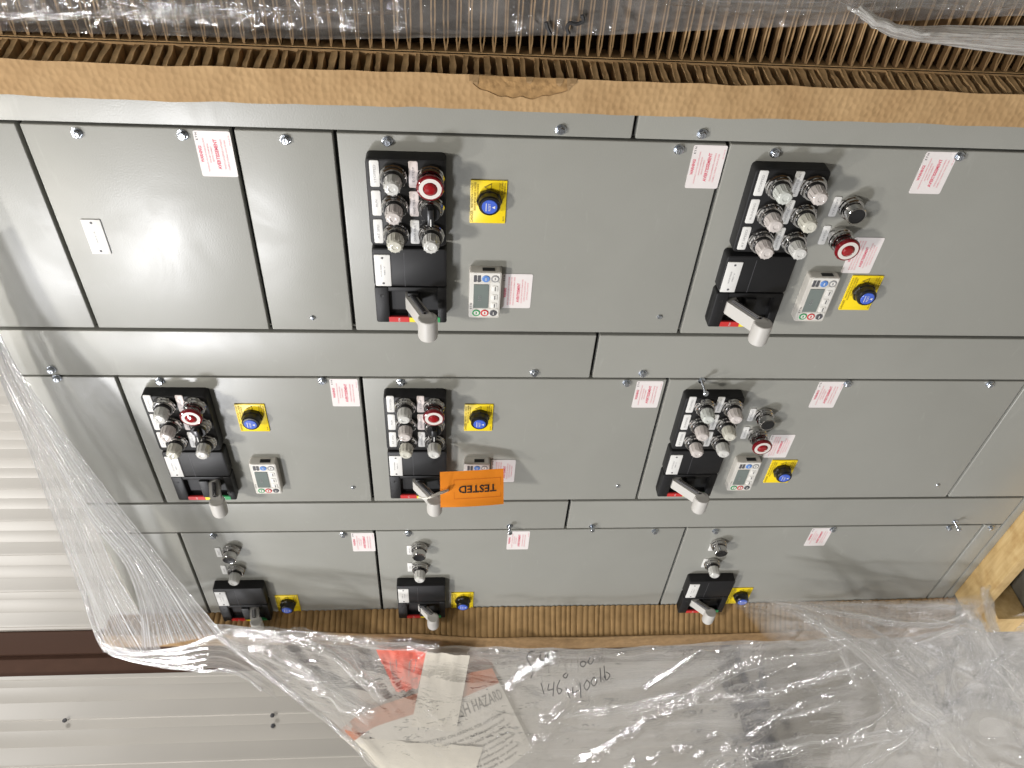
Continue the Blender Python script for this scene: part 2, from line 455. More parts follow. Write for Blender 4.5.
def warning_label(kind):
    w, h = .0755, .054
    def f():
        b = MB()
        b.plate(0, w, 0, h, 0, -.0006, .003, M['label'])
        Y = -.0008
        T = lambda s, fx, fz, hh, m, ww, al='CENTER': b.text(s, fx * w, fz * h, Y, hh * h, M[m], width=ww * w, align=al, bold=.03 if hh > .07 else .012)
        if kind == 'A':
            T('E T N', .88, .93, .055, 'ink', .16)
            T('WARNING!', .50, .90, .085, 'red_ink', .36)
            T('HAZARDOUS VOLTAGE INSIDE ENCLOSURE', .48, .77, .040, 'pink_ink', .74)
            T('DISCONNECT POWER BEFORE', .52, .68, .040, 'pink_ink', .42)
            T('SERVICING EQUIPMENT', .50, .60, .040, 'pink_ink', .34)
            T('AVERTISSEMENT', .50, .46, .095, 'red_ink', .66)
            T('TENSION DANGEREUSE A LINTERIEUR', .50, .30, .045, 'pink_ink', .66)
            T('COUPER LE COURANT AVANT DE FAIRE', .48, .20, .045, 'pink_ink', .66)
            T('36-6410', .80, .06, .030, 'pink_ink', .22)
        else:
            T('E T N', .88, .93, .055, 'ink', .16)
            T('WARNING', .46, .88, .085, 'red_ink', .28)
            for k, s in enumerate(('MORE THAN ONE LIVE CIRCUIT SEE DIAGRAM', 'TURN OFF ALL POWER BEFORE OPENING THIS', 'DOOR OR SERVICING THE EQUIPMENT INSIDE')):
                T(s, .5, .77 - .09 * k, .045, 'pink_ink', .82)
            T('AVERTISSEMENT', .46, .44, .09, 'red_ink', .56)
            for k, s in enumerate(('PLUS DUN CIRCUIT SOUS TENSION VOIR', 'COUPER TOUTES LES SOURCES AVANT', 'DOUVRIR LA PORTE')):
                T(s, .5, .32 - .09 * k, .045, 'pink_ink', .70 - .1 * k)
        return b.mesh('warning_label')
    return cached('wl' + kind, f)

def nameplate(w, h, lines):
    def f():
        b = MB(); b.plate(-w / 2, w / 2, -h / 2, h / 2, 0, -.0018, .0012, M['white'], bev=.0004)
        for s in (-1, 1): b.lathe([(.0021, .001), (.0021, .0022), (.0012, .0028)], M['darkgrey'], 10, c=(s * (w / 2 - .006), 0))
        for i, s in enumerate(lines):
            b.text(s, 0, (len(lines) - 1) * h * .11 - i * h * .22, -.0020, h * .10, M['grey_ink'], width=w * (.22 + .03 * len(s) * .5), align='CENTER')
        return b.mesh('name_plate')
    return cached('np%.3f%s' % (w, lines), f)

def put_reset(par, loc):
    """yellow danger plate with a black eight sided button and blue cap; origin = plate's lower left corner"""
    w, h = .0785, .0585
    def plate():
        b = MB(); b.plate(0, w, 0, h, 0, -.0025, .0008, M['yellow'], bev=.0005); Y = -.0027
        T = lambda s, fx, fz, hh, ww, al='LEFT': b.text(s, fx * w, fz * h, Y, hh * h, M['brown_ink'], width=ww * w, align=al, bold=.02)
        T('DANGER', .03, .95, .075, .27)
        T('HIGH VOLTAGE CONTACT', .36, .95, .05, .58)
        T('ISOLATE BEFORE RESET IS PRESSED', .30, .87, .05, .66)
        T('OR MAINTENANCE BEGINS', .42, .80, .05, .5)
        T('RESET ONLY', .72, .20, .045, .24); T('WHEN STOPPED', .68, .13, .045, .30); T('SEE MANUAL', .70, .06, .045, .26); T('30-91', .05, .06, .045, .12)
        cx, cz, s = .855 * w, .52 * h, .0075
        b.add([(cx - s, Y, cz - s * .8), (cx + s, Y, cz - s * .8), (cx, Y, cz + s * 1.0)], [(0, 1, 2)], M['brown_ink'])
        s *= .62
        b.add([(cx - s, Y - .0002, cz - s * .8 - .001), (cx + s, Y - .0002, cz - s * .8 - .001), (cx, Y - .0002, cz + s * .9 - .001)], [(0, 1, 2)], M['yellow'])
        b.text('!', cx, cz - .001, Y - .0004, .005, M['brown_ink'], align='CENTER')
        return b.mesh('danger_plate')
    def body():
        b = MB()
        b.lathe([(.0205, .0025), (.0210, .004), (.0210, .010), (.0190, .0125)], M['rubber'], 8)
        b.lathe([(.0182, .011), (.0176, .022), (.0160, .0245), (.0128, .0247)], M['rubber'], 30)
        return b.mesh('button_bezel')
    def cap():
        b = MB(); b.lathe([(.0127, .022), (.0127, .0252), (.0118, .0262), (.002, .0264)], M['blue'], 28)
        b.text('RESET', 0, .0005, -.0267, .0036, M['white'], width=.0135, align='CENTER')
        b.add([(-.0028, -.0267, -.0085), (.0028, -.0267, -.0085), (0, -.0267, -.0035)], [(0, 1, 2)], M['white'])
        b.add([(-.0075, -.0267, .0052), (.0075, -.0267, .0052), (.0068, -.0267, .0064), (-.0068, -.0267, .0064)], [(0, 1, 2, 3)], M['white'])
        return b.mesh('button_cap')
    r = obj('reset_button', cached('rplate', plate), par, loc)
    return r, (cached('rbody', body), (.0445, 0, .0278)), (cached('rcap', cap), (.0445, 0, .0278))

def put_keypad(par, loc):
    """operator keypad with screen; origin = its centre on the door"""
    W, H, T = .101, .056, .019
    X = lambda f: -W / 2 + W * f
    Z = lambda f: H / 2 - H * f
    def body():
        b = MB(); b.plate(-W / 2, W / 2, -H / 2, H / 2, 0, -T, .004, M['keypad'], bev=.002)
        b.box((W / 2 - .004, -.0150, -.016), (W / 2 + .0005, -.0060, .0055), M['black2'])
        b.text('E T N', X(.27), Z(.065), -T - .0004, .0034, M['ink'], width=.013, align='CENTER')
        b.plate(X(.985 - .14), X(.985), Z(.95), Z(.10), -T + .001, -T - .0006, .003, M['key'])
        b.plate(X(.05), X(.21), Z(.95), Z(.10), -T + .001, -T - .0006, .003, M['key'])
        b.plate(X(.24), X(.80), Z(.95), Z(.66), -T + .001, -T - .0006, .003, M['key'])
        return b.mesh('keypad_display')
    o = obj('keypad_display', cached('kp', body), par, loc)
    subs = []
    def scr():
        b = MB(); b.plate(X(.235), X(.745), Z(.61), Z(.14), -T + .002, -T - .0012, .001, M['screen'])
        b.text('0.00', X(.45), Z(.33), -T - .0016, .005, M['grey_ink'], align='CENTER')
        return b.mesh('screen')
    subs.append(('screen', cached('kscr', scr)))
    def key(i, fx, fz, m, shape):
        def f():
            b = MB(); c = (X(fx), Z(fz)); D = T + .0004
            if shape == 'bar':
                b.plate(c[0] - .0062, c[0] + .0062, c[1] - .0052, c[1] + .0052, -T, -D - .0012, .002, M['key'], bev=.0004)
                b.box((c[0] - .004, -D - .0017, c[1] - .0012), (c[0] + .004, -D - .0010, c[1] + .0002), M['darkgrey'])
            elif shape == 'ring':
                b.lathe([(.0072, T - .001), (.0072, D + .0010), (.0066, D + .0013), (.0048, D + .0013), (.0046, D + .0009)], [M[m]] * 3 + [M['key']] * 2, 24, c=c)
                b.box((c[0] - .0022, -D - .0018, c[1] - .0009), (c[0] + .0022, -D - .0008, c[1] + .0009), M[m])
            elif shape == 'round':
                b.lathe([(.0070, T - .001), (.0070, D + .0010), (.0060, D + .0016)], M[m], 8 if m == 'darkgrey' else 24, c=c)
                b.box((c[0] - .0030, -D - .0024, c[1] - .0006), (c[0] + .0030, -D - .0012, c[1] + .0006), M['key'])
            else:
                for dz in (-.0034, .0034): b.plate(c[0] - .0068, c[0] + .0068, c[1] + dz - .0025, c[1] + dz + .0025, -T, -D - .0012, .0008, M[m])
            return b.mesh('button')
        return cached('key%d' % i, f)
    for i, a in enumerate([(.87, .24, 'darkgrey', 'sq'), (.87, .51, 'blue2', 'round'), (.87, .79, 'grey_ink', 'ring'),
                           (.66, .80, 'key', 'bar'), (.47, .80, 'key', 'bar'), (.29, .80, 'key', 'bar'),
                           (.125, .24, 'green', 'ring'), (.125, .51, 'red', 'ring'), (.125, .79, 'darkgrey', 'round')]):
        subs.append(('button', key(i, *a)))
    for n, me in subs: obj(n, me, o)
    return o

def hexbolt():
    def f():
        b = MB(); b.lathe([(.0085, 0), (.0085, .0012), (.0072, .0016)], M['zinc'], 20)
        b.lathe([(.0063, .0012), (.0066, .0025), (.0064, .0068), (.0050, .0078)], M['zinc'], 6)
        b.box((-.004, -.0082, -.0006), (.004, -.0076, .0006), M['darkgrey'])
        return b.mesh('bolt')
    return cached('bolt', f)
def flush_screw():
    def f():
        b = MB(); b.lathe([(.0050, 0), (.0050, .0015), (.0036, .0032), (.0015, .0036)], M['zinc'], 16)
        return b.mesh('screw')
    return cached('fscrew', f)
def long_screw(n):
    def f():
        b = MB(); b.lathe([(.0075, 0), (.0075, .0015), (.0035, .0018)], M['zinc'], 18)
        prof = []
        for k in range(18): prof += [(.0033, .0018 + n * k / 18), (.0026, .0018 + n * (k + .5) / 18)]
        b.lathe(prof, M['zinc'], 10)
        b.lathe([(.0030, n), (.0058, n + .001), (.0058, n + .004), (.004, n + .0055)], M['zinc'], 12)
        return b.mesh('long_bolt')
    return cached('lbolt%.3f' % n, f)

TP = .025      # how far the black plates stand out

def disc_body():
    def f():
        b = MB()
        X0, X1, W = 0, .158, .124
        # upper half plain, lower half with its recess
        b.plate(.0805, X1, -W, 0, 0, -TP, .006, M['black'], bev=.0025)
        # frame round the recess
        b.plate(X0, .0785, -W, 0, 0, -TP + .012, .006, M['black'])
        b.plate(X0, .0785, -.024, 0, -.004, -TP, .004, M['black'], bev=.002)
        b.plate(X0, .0785, -W, -.108, -.004, -TP, .004, M['black'], bev=.002)
        b.box((X0 + .001, -TP + .0006, -.1085), (.0125, -.004, -.0235), M['black'], .0012)
        b.box((.069, -TP + .0006, -.1085), (.0780, -.004, -.0235), M['black'], .0012)
        b.box((.0125, -.0135, -.108), (.069, -.006, -.024), M['black2'])
        b.box((.0135, -TP - .004, -.075), (.0685, -.010, -.056), M['black2'], .003)
        b.lathe([(.003, TP - .001), (.003, TP + .0004), (.0018, TP + .0002)], M['black2'], 12, c=(.060, -.012))
        b.box((.081, -TP - .0003, -.0532), (.150, -TP + .001, -.0526), M['darkgrey'])
        return b.mesh('disconnect_switch')
    return cached('disc', f)
def strip(i, z0, z1, m, txt):
    def f():
        b = MB(); b.box((.0020, -TP - .0008, z1), (.0130, -TP + .003, z0), M[m])
        b.text(txt, .0075, (z0 + z1) / 2, -TP - .0012, .0034, M['white'] if m != 'ystrip' else M['brown_ink'], align='CENTER')
        # words run down the strip in small type
        return b.mesh('position_mark')
    return cached('strip%d' % i, f)
def handle_mesh(s, dz=-.026):
    def f():
        b = MB()
        # flat arm reaching out of the slot and down, then the barrel grip across it
        L = .056 * s
        a0 = Vector((.048, -.012, 0)); a1 = Vector((.048, -.012 - L * .3, -.001)); a2 = Vector((.040, -.012 - L, dz))
        def sect(p, hx, hz): return [p + Vector((-hx, 0, -hz)), p + Vector((hx, 0, -hz)), p + Vector((hx, 0, hz)), p + Vector((-hx, 0, hz))]
        secs = [sect(a0, .0125, .010), sect(a1, .0130, .0105), sect(a2, .0130, .0115), sect(a2 + Vector((0, -.009, -.004)), .012, .009)]
        vs = [v for q in secs for v in q]
        fs = [(k * 4 + i, k * 4 + (i + 1) % 4, k * 4 + 4 + (i + 1) % 4, k * 4 + 4 + i) for k in range(3) for i in range(4)] + [(3, 2, 1, 0), (12, 13, 14, 15)]
        b.add(vs, fs, M['handle'])
        g = a2 + Vector((0, -.006, -.004))
        m2 = MB(); R_ = .0170 * (.72 + .28 * s)
        m2.lathe([(R_ * .86, .0), (R_ * .97, .0008), (R_, .003), (R_ * 1.02, .028), (R_, .040), (R_ * .93, .043), (R_ * .7, .0445)], M['handle'], 26, axis='x')
        off = Vector((.052, g.y, g.z))
        b.add([Vector((-v.x, v.y, v.z)) + off for v in m2.v], m2.f, M['handle'])
        b.add([Vector((off.x + .0003, off.y + R_ * .86 * math.cos(2 * PI * k / 26), off.z + R_ * .86 * math.sin(2 * PI * k / 26))) for k in range(26)], [tuple(range(26))], M['handle'])
        return b.mesh('handle')
    return cached('hand%.2f%.3f' % (s, dz), f)
def latch_mesh(s, dz=-.026):
    def f():
        b = MB(); L = .056 * s
        p0 = Vector((.0615, -.028, -.002)); p1 = Vector((.0545, -.012 - L * .97, dz + .001))
        n = 5
        for w, h, m, up in ((.0042, .0035, 'darkgrey', -.0005), (.0018, .0042, 'chrome', .0006)):
            vs = []
            for p in (p0, p1):
                for sx, sz in ((-1, -1), (1, -1), (1, 1), (-1, 1)): vs.append(p + Vector((sx * h + up, 0, sz * w)))
            b.add(vs, [(0, 1, 5, 4), (1, 2, 6, 5), (2, 3, 7, 6), (3, 0, 4, 7), (3, 2, 1, 0), (4, 5, 6, 7)], M[m])
        return b.mesh('latch_bar')
    return cached('latch%.2f%.3f' % (s, dz), f)

def put_disconnect(par, x, z, zh, dz=-.026, hs=1.0, plate=('MOTOR FEEDER', '480 V')):
    """x = lower edge, z = upper edge of the black plate; zh = how far below the edge the handle leaves the slot"""
    o = obj('disconnect_switch', disc_body(), par, (x, 0, z))
    obj('name_plate', nameplate(.064, .0265, plate), o, (.114, -TP, -.0165))
    for i, a in enumerate(((-.022, -.058, 'red', 'ON'), (-.058, -.086, 'ystrip', 'TRIP'), (-.086, -.112, 'green', 'OFF'))):
        obj('position_mark', strip(i, *a), o)
    obj('handle', handle_mesh(hs, dz), o, (0, 0, -zh))
    obj('latch_bar', latch_mesh(hs, dz), o, (0, 0, -zh))
    return o

def put_indicator(par, x, z, kind, dx=.003):
    """black plate with six devices, each beside its legend; x = lower edge, z = upper edge"""
    W = .1230; Hx = .157
    def f():
        b = MB(); b.plate(0, Hx, -W, 0, 0, -TP, .008, M['black'], bev=.0025)
        return b.mesh('indicator_panel')
    o = obj('indicator_panel', cached('indp', f), par, (x, 0, z))
    rows = [.126 + dx, .0745 + dx, .0225 + dx]
    A = ('STOPPED', 'RUN', 'AT SPD'); B = ('E-STOP', 'HAND OFF AUTO', 'DRIVE FAULT'); C_ = ('STOPPED', 'RUNNING', 'AT SPEED'); D = ('BYPASS RUN', 'OVERLOAD', 'DRIVE FAULT')
    for j, rx in enumerate(rows):
        obj('legend_plate', legend((A if kind == 'A' else C_)[j], .045, .0145), o, (rx + .003, -TP, -.0135))
        obj('legend_plate', legend((B if kind == 'A' else D)[j], .045, .0145, kind == 'A' and j < 2), o, (rx + .003, -TP, -.0725))
        ls = [('lens_c', 'lens_r', 'lens_y'), ('lens_g', 'lens_r', 'lens_r')][kind != 'A'][j]
        pl, ln = put_pilot(o, (rx, -TP, -.042), ls); pl['lens'] = 1
        lens_list.append((pl, ln))
        if kind == 'A' and j == 0: st, cp = put_stop(o, (rx, -TP, -.099)); lens_list.append((st, cp))
        elif kind == 'A' and j == 1: st, cp = put_selector(o, (rx, -TP, -.099)); lens_list.append((st, cp))
        else:
            pl, ln = put_pilot(o, (rx, -TP, -.099), ('lens_c' if kind == 'A' else ('lens_r', 'lens_y', 'lens_c')[j]))
            lens_list.append((pl, ln))
    return o
lens_list = []     # (device, mesh of its outer piece) - joined into the device's own mesh below

# ------------------------------------------------------------------ cabinets
ZT, ZB = 1.247, -.992
PITCH = .508; U = .3955
cabs = []
for k, lab in enumerate(('grey control cabinet whose blank door bears a small white nameplate, top row of the photo',
                         'middle grey control cabinet, the one with the orange tag hanging on its handle',
                         'grey control cabinet with three small handles, beside the ribbed cardboard and wooden plank')):
    c = empty('control_cabinet', (-PITCH * k, 0, ZB))
    tag(c, lab, 'cabinet', 'grey control cabinets bolted in a row')
    cabs.append(c)
def zl(z): return z - ZB

for k, c in enumerate(cabs):
    b = MB()
    b.box((.0015, .021, 0), (PITCH - .0015, .50, ZT - ZB), M['paint'], .003)
    b.box((.0035, .0190, .03), (PITCH - .0035, .0225, ZT - ZB - .01), M['inner'])
    b.box((.002, .001, .0), (PITCH - .002, .03, .0225), M['paint'], .002)
    obj('enclosure', b, c)
    g = .0032
    seams = [[ZT, 1.0665, .761, .6105, .0025, -.757, -.967], [ZT, 1.067, .608, -.002, -.7645, -.967], [ZT, 1.0645, .6125, -.1465, -.916, -.967]][k]
    x1 = [U - .0025, U - .0035, U + .0015][k]
    for a, z1 in enumerate(seams[:-1]):
        z0 = seams[a + 1]
        d = MB(); d.box((g + .0005, 0, zl(z0) + g), (x1 - .002, .0175, zl(z1) - g), M['paint'], .0024, 3)
        obj('unit_door' if (z1 - z0) > .1 else 'cover_plate', d, c)
    wz = [[ZT, .155, -.967], [ZT, .156, -.967], [ZT, .154, -.967]][k]
    for a in range(2):
        d = MB(); d.box((x1 + .0022, 0, zl(wz[a + 1]) + g), (PITCH - g, .0175, zl(wz[a]) - g), M['paint'], .0024, 3)
        obj('wireway_door', d, c)

def bolt(c, x, z): obj('bolt', hexbolt(), c, (x - (.006 if x < .4 else .004), 0, zl(z)))
def scr(c, x, z): obj('screw', flush_screw(), c, (x, 0, zl(z)))
def lbolt(c, x, z, n): obj('long_bolt', long_screw(n), c, (x, 0, zl(z)))
def warn(c, x, z, kind='A'): return obj('warning_label', warning_label(kind), c, (x, -.0002, zl(z)))
def reset(c, x, z):
    r, bd, cp = put_reset(c, (x, 0, zl(z)))
    obj('button_bezel', bd[0], r, bd[1]); obj('button_cap', cp[0], r, cp[1])
def small_legend(c, x, z, t): obj('legend_plate', legend(t, .038, .0125), c, (x, -.0002, zl(z)))

# nearest cabinet
c = cabs[0]
for x, z in [(.386, .080), (.411, .049), (.385, -.075), (.388, -.380), (.385, .986), (.387, .834), (.384, .684), (.411, .269), (.386, .532)]: bolt(c, x, z)
for x, z in [(.044, .047), (.033, .683)]: scr(c, x, z)
np_ = obj('name_plate', nameplate(.066, .0305, ('SPACE 1A', )), c, (.198, -.0002, zl(1.011)))
warn(c, .313, .003); warn(c, .313, .7645)
z = .6096
put_indicator(c, .207, zl(z - .044), 'A'); put_disconnect(c, .044, zl(z - .044), .062)
reset(c, .240, zl(z - .264) + ZB); put_keypad(c, (.102, 0, zl(z - .235))); warn(c, .061, z - .319, 'B')
z = .004
put_indicator(c, .207, zl(z - .047), 'B'); put_disconnect(c, .041, zl(z - .0425), .032, -.042)
reset(c, .067, z - .3515); put_keypad(c, (.102, 0, zl(z - .234)))
warn(c, .150, z - .322, 'B'); warn(c, .313, z - .381)
o_, cp = put_push(c, (.286, 0, zl(z - .236))); lens_list.append((o_, cp))
o_, cp = put_stop(c, (.229, -.010, zl(z - .236))); lens_list.append((o_, cp))
small_legend(c, .285, z - .2105, 'FLT RESET'); small_legend(c, .229, z - .211, 'E-STOP')
# middle cabinet
c = cabs[1]
for x, z in [(.388, .988), (.390, .682), (.387, .531), (.388, .082), (.412, .27), (.412, .054), (.389, -.377), (.389, -.684), (.394, 1.175), (.414, 1.178)]: bolt(c, x, z)
for x, z in [(.055, .649), (.054, .05), (.05, -.72)]: scr(c, x, z)
lbolt(c, .389, -.07, .036)
z = 1.067
put_indicator(c, .207, zl(z - .043), 'A', .009); put_disconnect(c, .044, zl(z - .044), .085, -.010, .86)
reset(c, .241, z - .2645); put_keypad(c, (.107, 0, zl(z - .238))); warn(c, .313, z - .4525)
z = .61
put_indicator(c, .207, zl(z - .045), 'A', .009); put_disconnect(c, .044, zl(z - .045), .060, -.034, .88)
reset(c, .242, z - .2635); put_keypad(c, (.105, 0, zl(z - .234))); warn(c, .071, z - .320, 'B'); warn(c, .311, z - .603)
z = 0
put_indicator(c, .207, zl(z - .039), 'B', .009); put_disconnect(c, .044, zl(z - .039), .034, -.046, .88)
reset(c, .065, z - .3475); put_keypad(c, (.107, 0, zl(z - .228)))
warn(c, .152, z - .3165, 'B'); warn(c, .312, z - .371)
o_, cp = put_push(c, (.291, 0, zl(z - .226))); lens_list.append((o_, cp))
o_, cp = put_stop(c, (.236, -.010, zl(z - .226))); lens_list.append((o_, cp))
small_legend(c, .290, z - .2005, 'FLT RESET'); small_legend(c, .234, z - .201, 'E-STOP')
# far cabinet
c = cabs[2]
for x, z in [(.392, .987), (.392, .686), (.394, .532), (.392, -.069), (.390, -.222), (.392, -.522), (.394, -.827), (.392, -.939)]: bolt(c, x, z)
lbolt(c, .412, -.83, .022); lbolt(c, .412, .29, .018); lbolt(c, .408, .09, .01)
for z, bz, lz, hz, zh, dz, W3 in ((1.067, .112, .108, .0435, .085, -.006, .453), (.61, .103, .103, .0425, .062, -.026, .371), (-.15, .092, .095, .0435, .036, -.034, .373)):
    put_disconnect(c, .036, zl(z - hz), zh, dz, .62, ('PUMP 12', 'FVNR'))
    reset(c, .043, z - .2405)
    o_, cp = put_push(c, (.331, 0, zl(z - bz))); lens_list.append((o_, cp))
    bz_, ln = put_pilot(c, (.245, 0, zl(z - lz)), 'lens_c'); lens_list.append((bz_, ln))
    small_legend(c, .318, z - .0785, 'RESET'); small_legend(c, .243, z - .0775, 'RUN')
    warn(c, .315, z - W3)

# each device's outer piece becomes one mesh with it when the device is itself a sub-part, else its child
_joined = {}
for dev, me in lens_list:
    if 'lens' in dev.keys(): del dev['lens']
    if dev.parent in cabs:
        obj(me.name.split('.')[0], me, dev)
    else:
        key = (dev.data.name, me.name)
        if key not in _joined:
            bm = bmesh.new(); bm.from_mesh(dev.data)
            n0 = len(dev.data.materials)
            new = dev.data.copy(); mats = list(dev.data.materials)
            nb = len(bm.faces)
            idx = []
            for m in me.materials:
                if m not in mats: mats.append(m)
                idx.append(mats.index(m))
            bm.from_mesh(me); bm.faces.ensure_lookup_table()
            for f in bm.faces[nb:]: f.material_index = idx[f.material_index]
            new.materials.clear()
            for m in mats: new.materials.append(m)
            bm.to_mesh(new); bm.free()
            new.set_sharp_from_angle(angle=math.radians(35))
            _joined[key] = new
        dev.data = _joined[key]

# ------------------------------------------------------------------ orange tag
def make_tag():
    t = empty('hang_tag', at(440, 489, -.09))
    org = Vector(t.location)
    w = Vector((.718, .69, 0)).normalized()      # across the tag
    cr = [at(440, 472, -.055), at(503.5, 468.6, -.035), at(503.7, 504, -.080), at(440.5, 507.4, -.100)]
    nrm = (cr[1] - cr[0]).cross(cr[3] - cr[0]).normalized()
    if nrm.dot(CP - cr[0]) < 0: nrm = -nrm
    def P(u, v):
        p = cr[0].lerp(cr[1], u).lerp(cr[3].lerp(cr[2], u), v)
        return p + nrm * (.004 * math.sin(u * PI) * (.4 + v) + .0012 * noise.noise(Vector((u * 3, v * 3, 1)))) - org
    b = MB(); b.grid(P, 24, 12, M['tag'], uv=False)
    b2 = MB(); n0 = len(b.v)
    b.grid(lambda u, v: P(u, v) - nrm * .0006, 24, 12, M['tag'], uv=False)
    # printed frame and word
    e = nrm * .0005
    def q(u0, v0, u1, v1, m):
        b.add([P(u0, v0) + e, P((u0 + u1) / 2, v0) + e, P(u1, v0) + e, P(u1, v1) + e, P((u0 + u1) / 2, v1) + e, P(u0, v1) + e], [(0, 1, 4, 5), (1, 2, 3, 4)], m)
    for i in range(8):
        a, d = .21 + .745 * i / 8, .21 + .745 * (i + 1) / 8
        q(a, .235, d, .245, M['tagline']); q(a, .765, d, .775, M['tagline'])
    q(.21, .235, .214, .775, M['tagline']); q(.951, .235, .955, .775, M['tagline'])
    vs, fs, wd = glyphs('TESTED', .018)
    h = .20
    for f in fs:
        b.add([P(.88 - vs[i][0] / wd * .60, .415 + (vs[i][1] / .7) * h) + e * 1.4 for i in f], [tuple(range(len(f)))], M['ink'])
    body = obj('tag_card', b, t)
    body.data.polygons.foreach_set('use_smooth', [True] * len(body.data.polygons))
    # eyelet and string
    hp = P(.115, .52)
    b = MB()
    ux = (P(1, .5) - P(0, .5)).normalized(); uz = nrm.cross(ux)
    b.add([hp + e * 1.5 + (ux * math.cos(2 * PI * k / 16) + uz * math.sin(2 * PI * k / 16)) * .0031 for k in range(16)], [tuple(range(16))], M['ink'])
    obj('eyelet', b, t)
    b = MB()
    s0 = hp + nrm * .002; g1 = at(437, 494, -.098) - org; g2 = at(430, 497, -.108) - org
    b.tube(smooth_line([s0 - nrm * .004, s0, s0.lerp(g1, .5) + nrm * .004, g1 + nrm * .003, g2 + nrm * .002, at(424, 498, -.100) - org, at(419, 497, -.085) - org], 6), .0020, M['string'], 7)
    b.tube(smooth_line([s0 + uz * .002, s0.lerp(g1, .5) + nrm * .007 + uz * .004, g1 + nrm * .005 + uz * .003, g2 + nrm * .004 + uz * .002], 6), .0017, M['string'], 7)
    obj('string', b, t)
    return t
def smooth_line(pts, n):
    pts = [Vector(p) for p in pts]; out = []
    for i in range(len(pts) - 1):
        p0 = pts[max(i - 1, 0)]; p1 = pts[i]; p2 = pts[i + 1]; p3 = pts[min(i + 2, len(pts) - 1)]
        for k in range(n):
            t = k / n
            out.append(.5 * ((2 * p1) + (p2 - p0) * t + (2 * p0 - 5 * p1 + 4 * p2 - p3) * t * t + (3 * p1 - p0 - 3 * p2 + p3) * t ** 3))
    out.append(pts[-1]); return out
tag(make_tag(), 'bright orange card tag reading TESTED, tied with white string to a handle', 'tag')

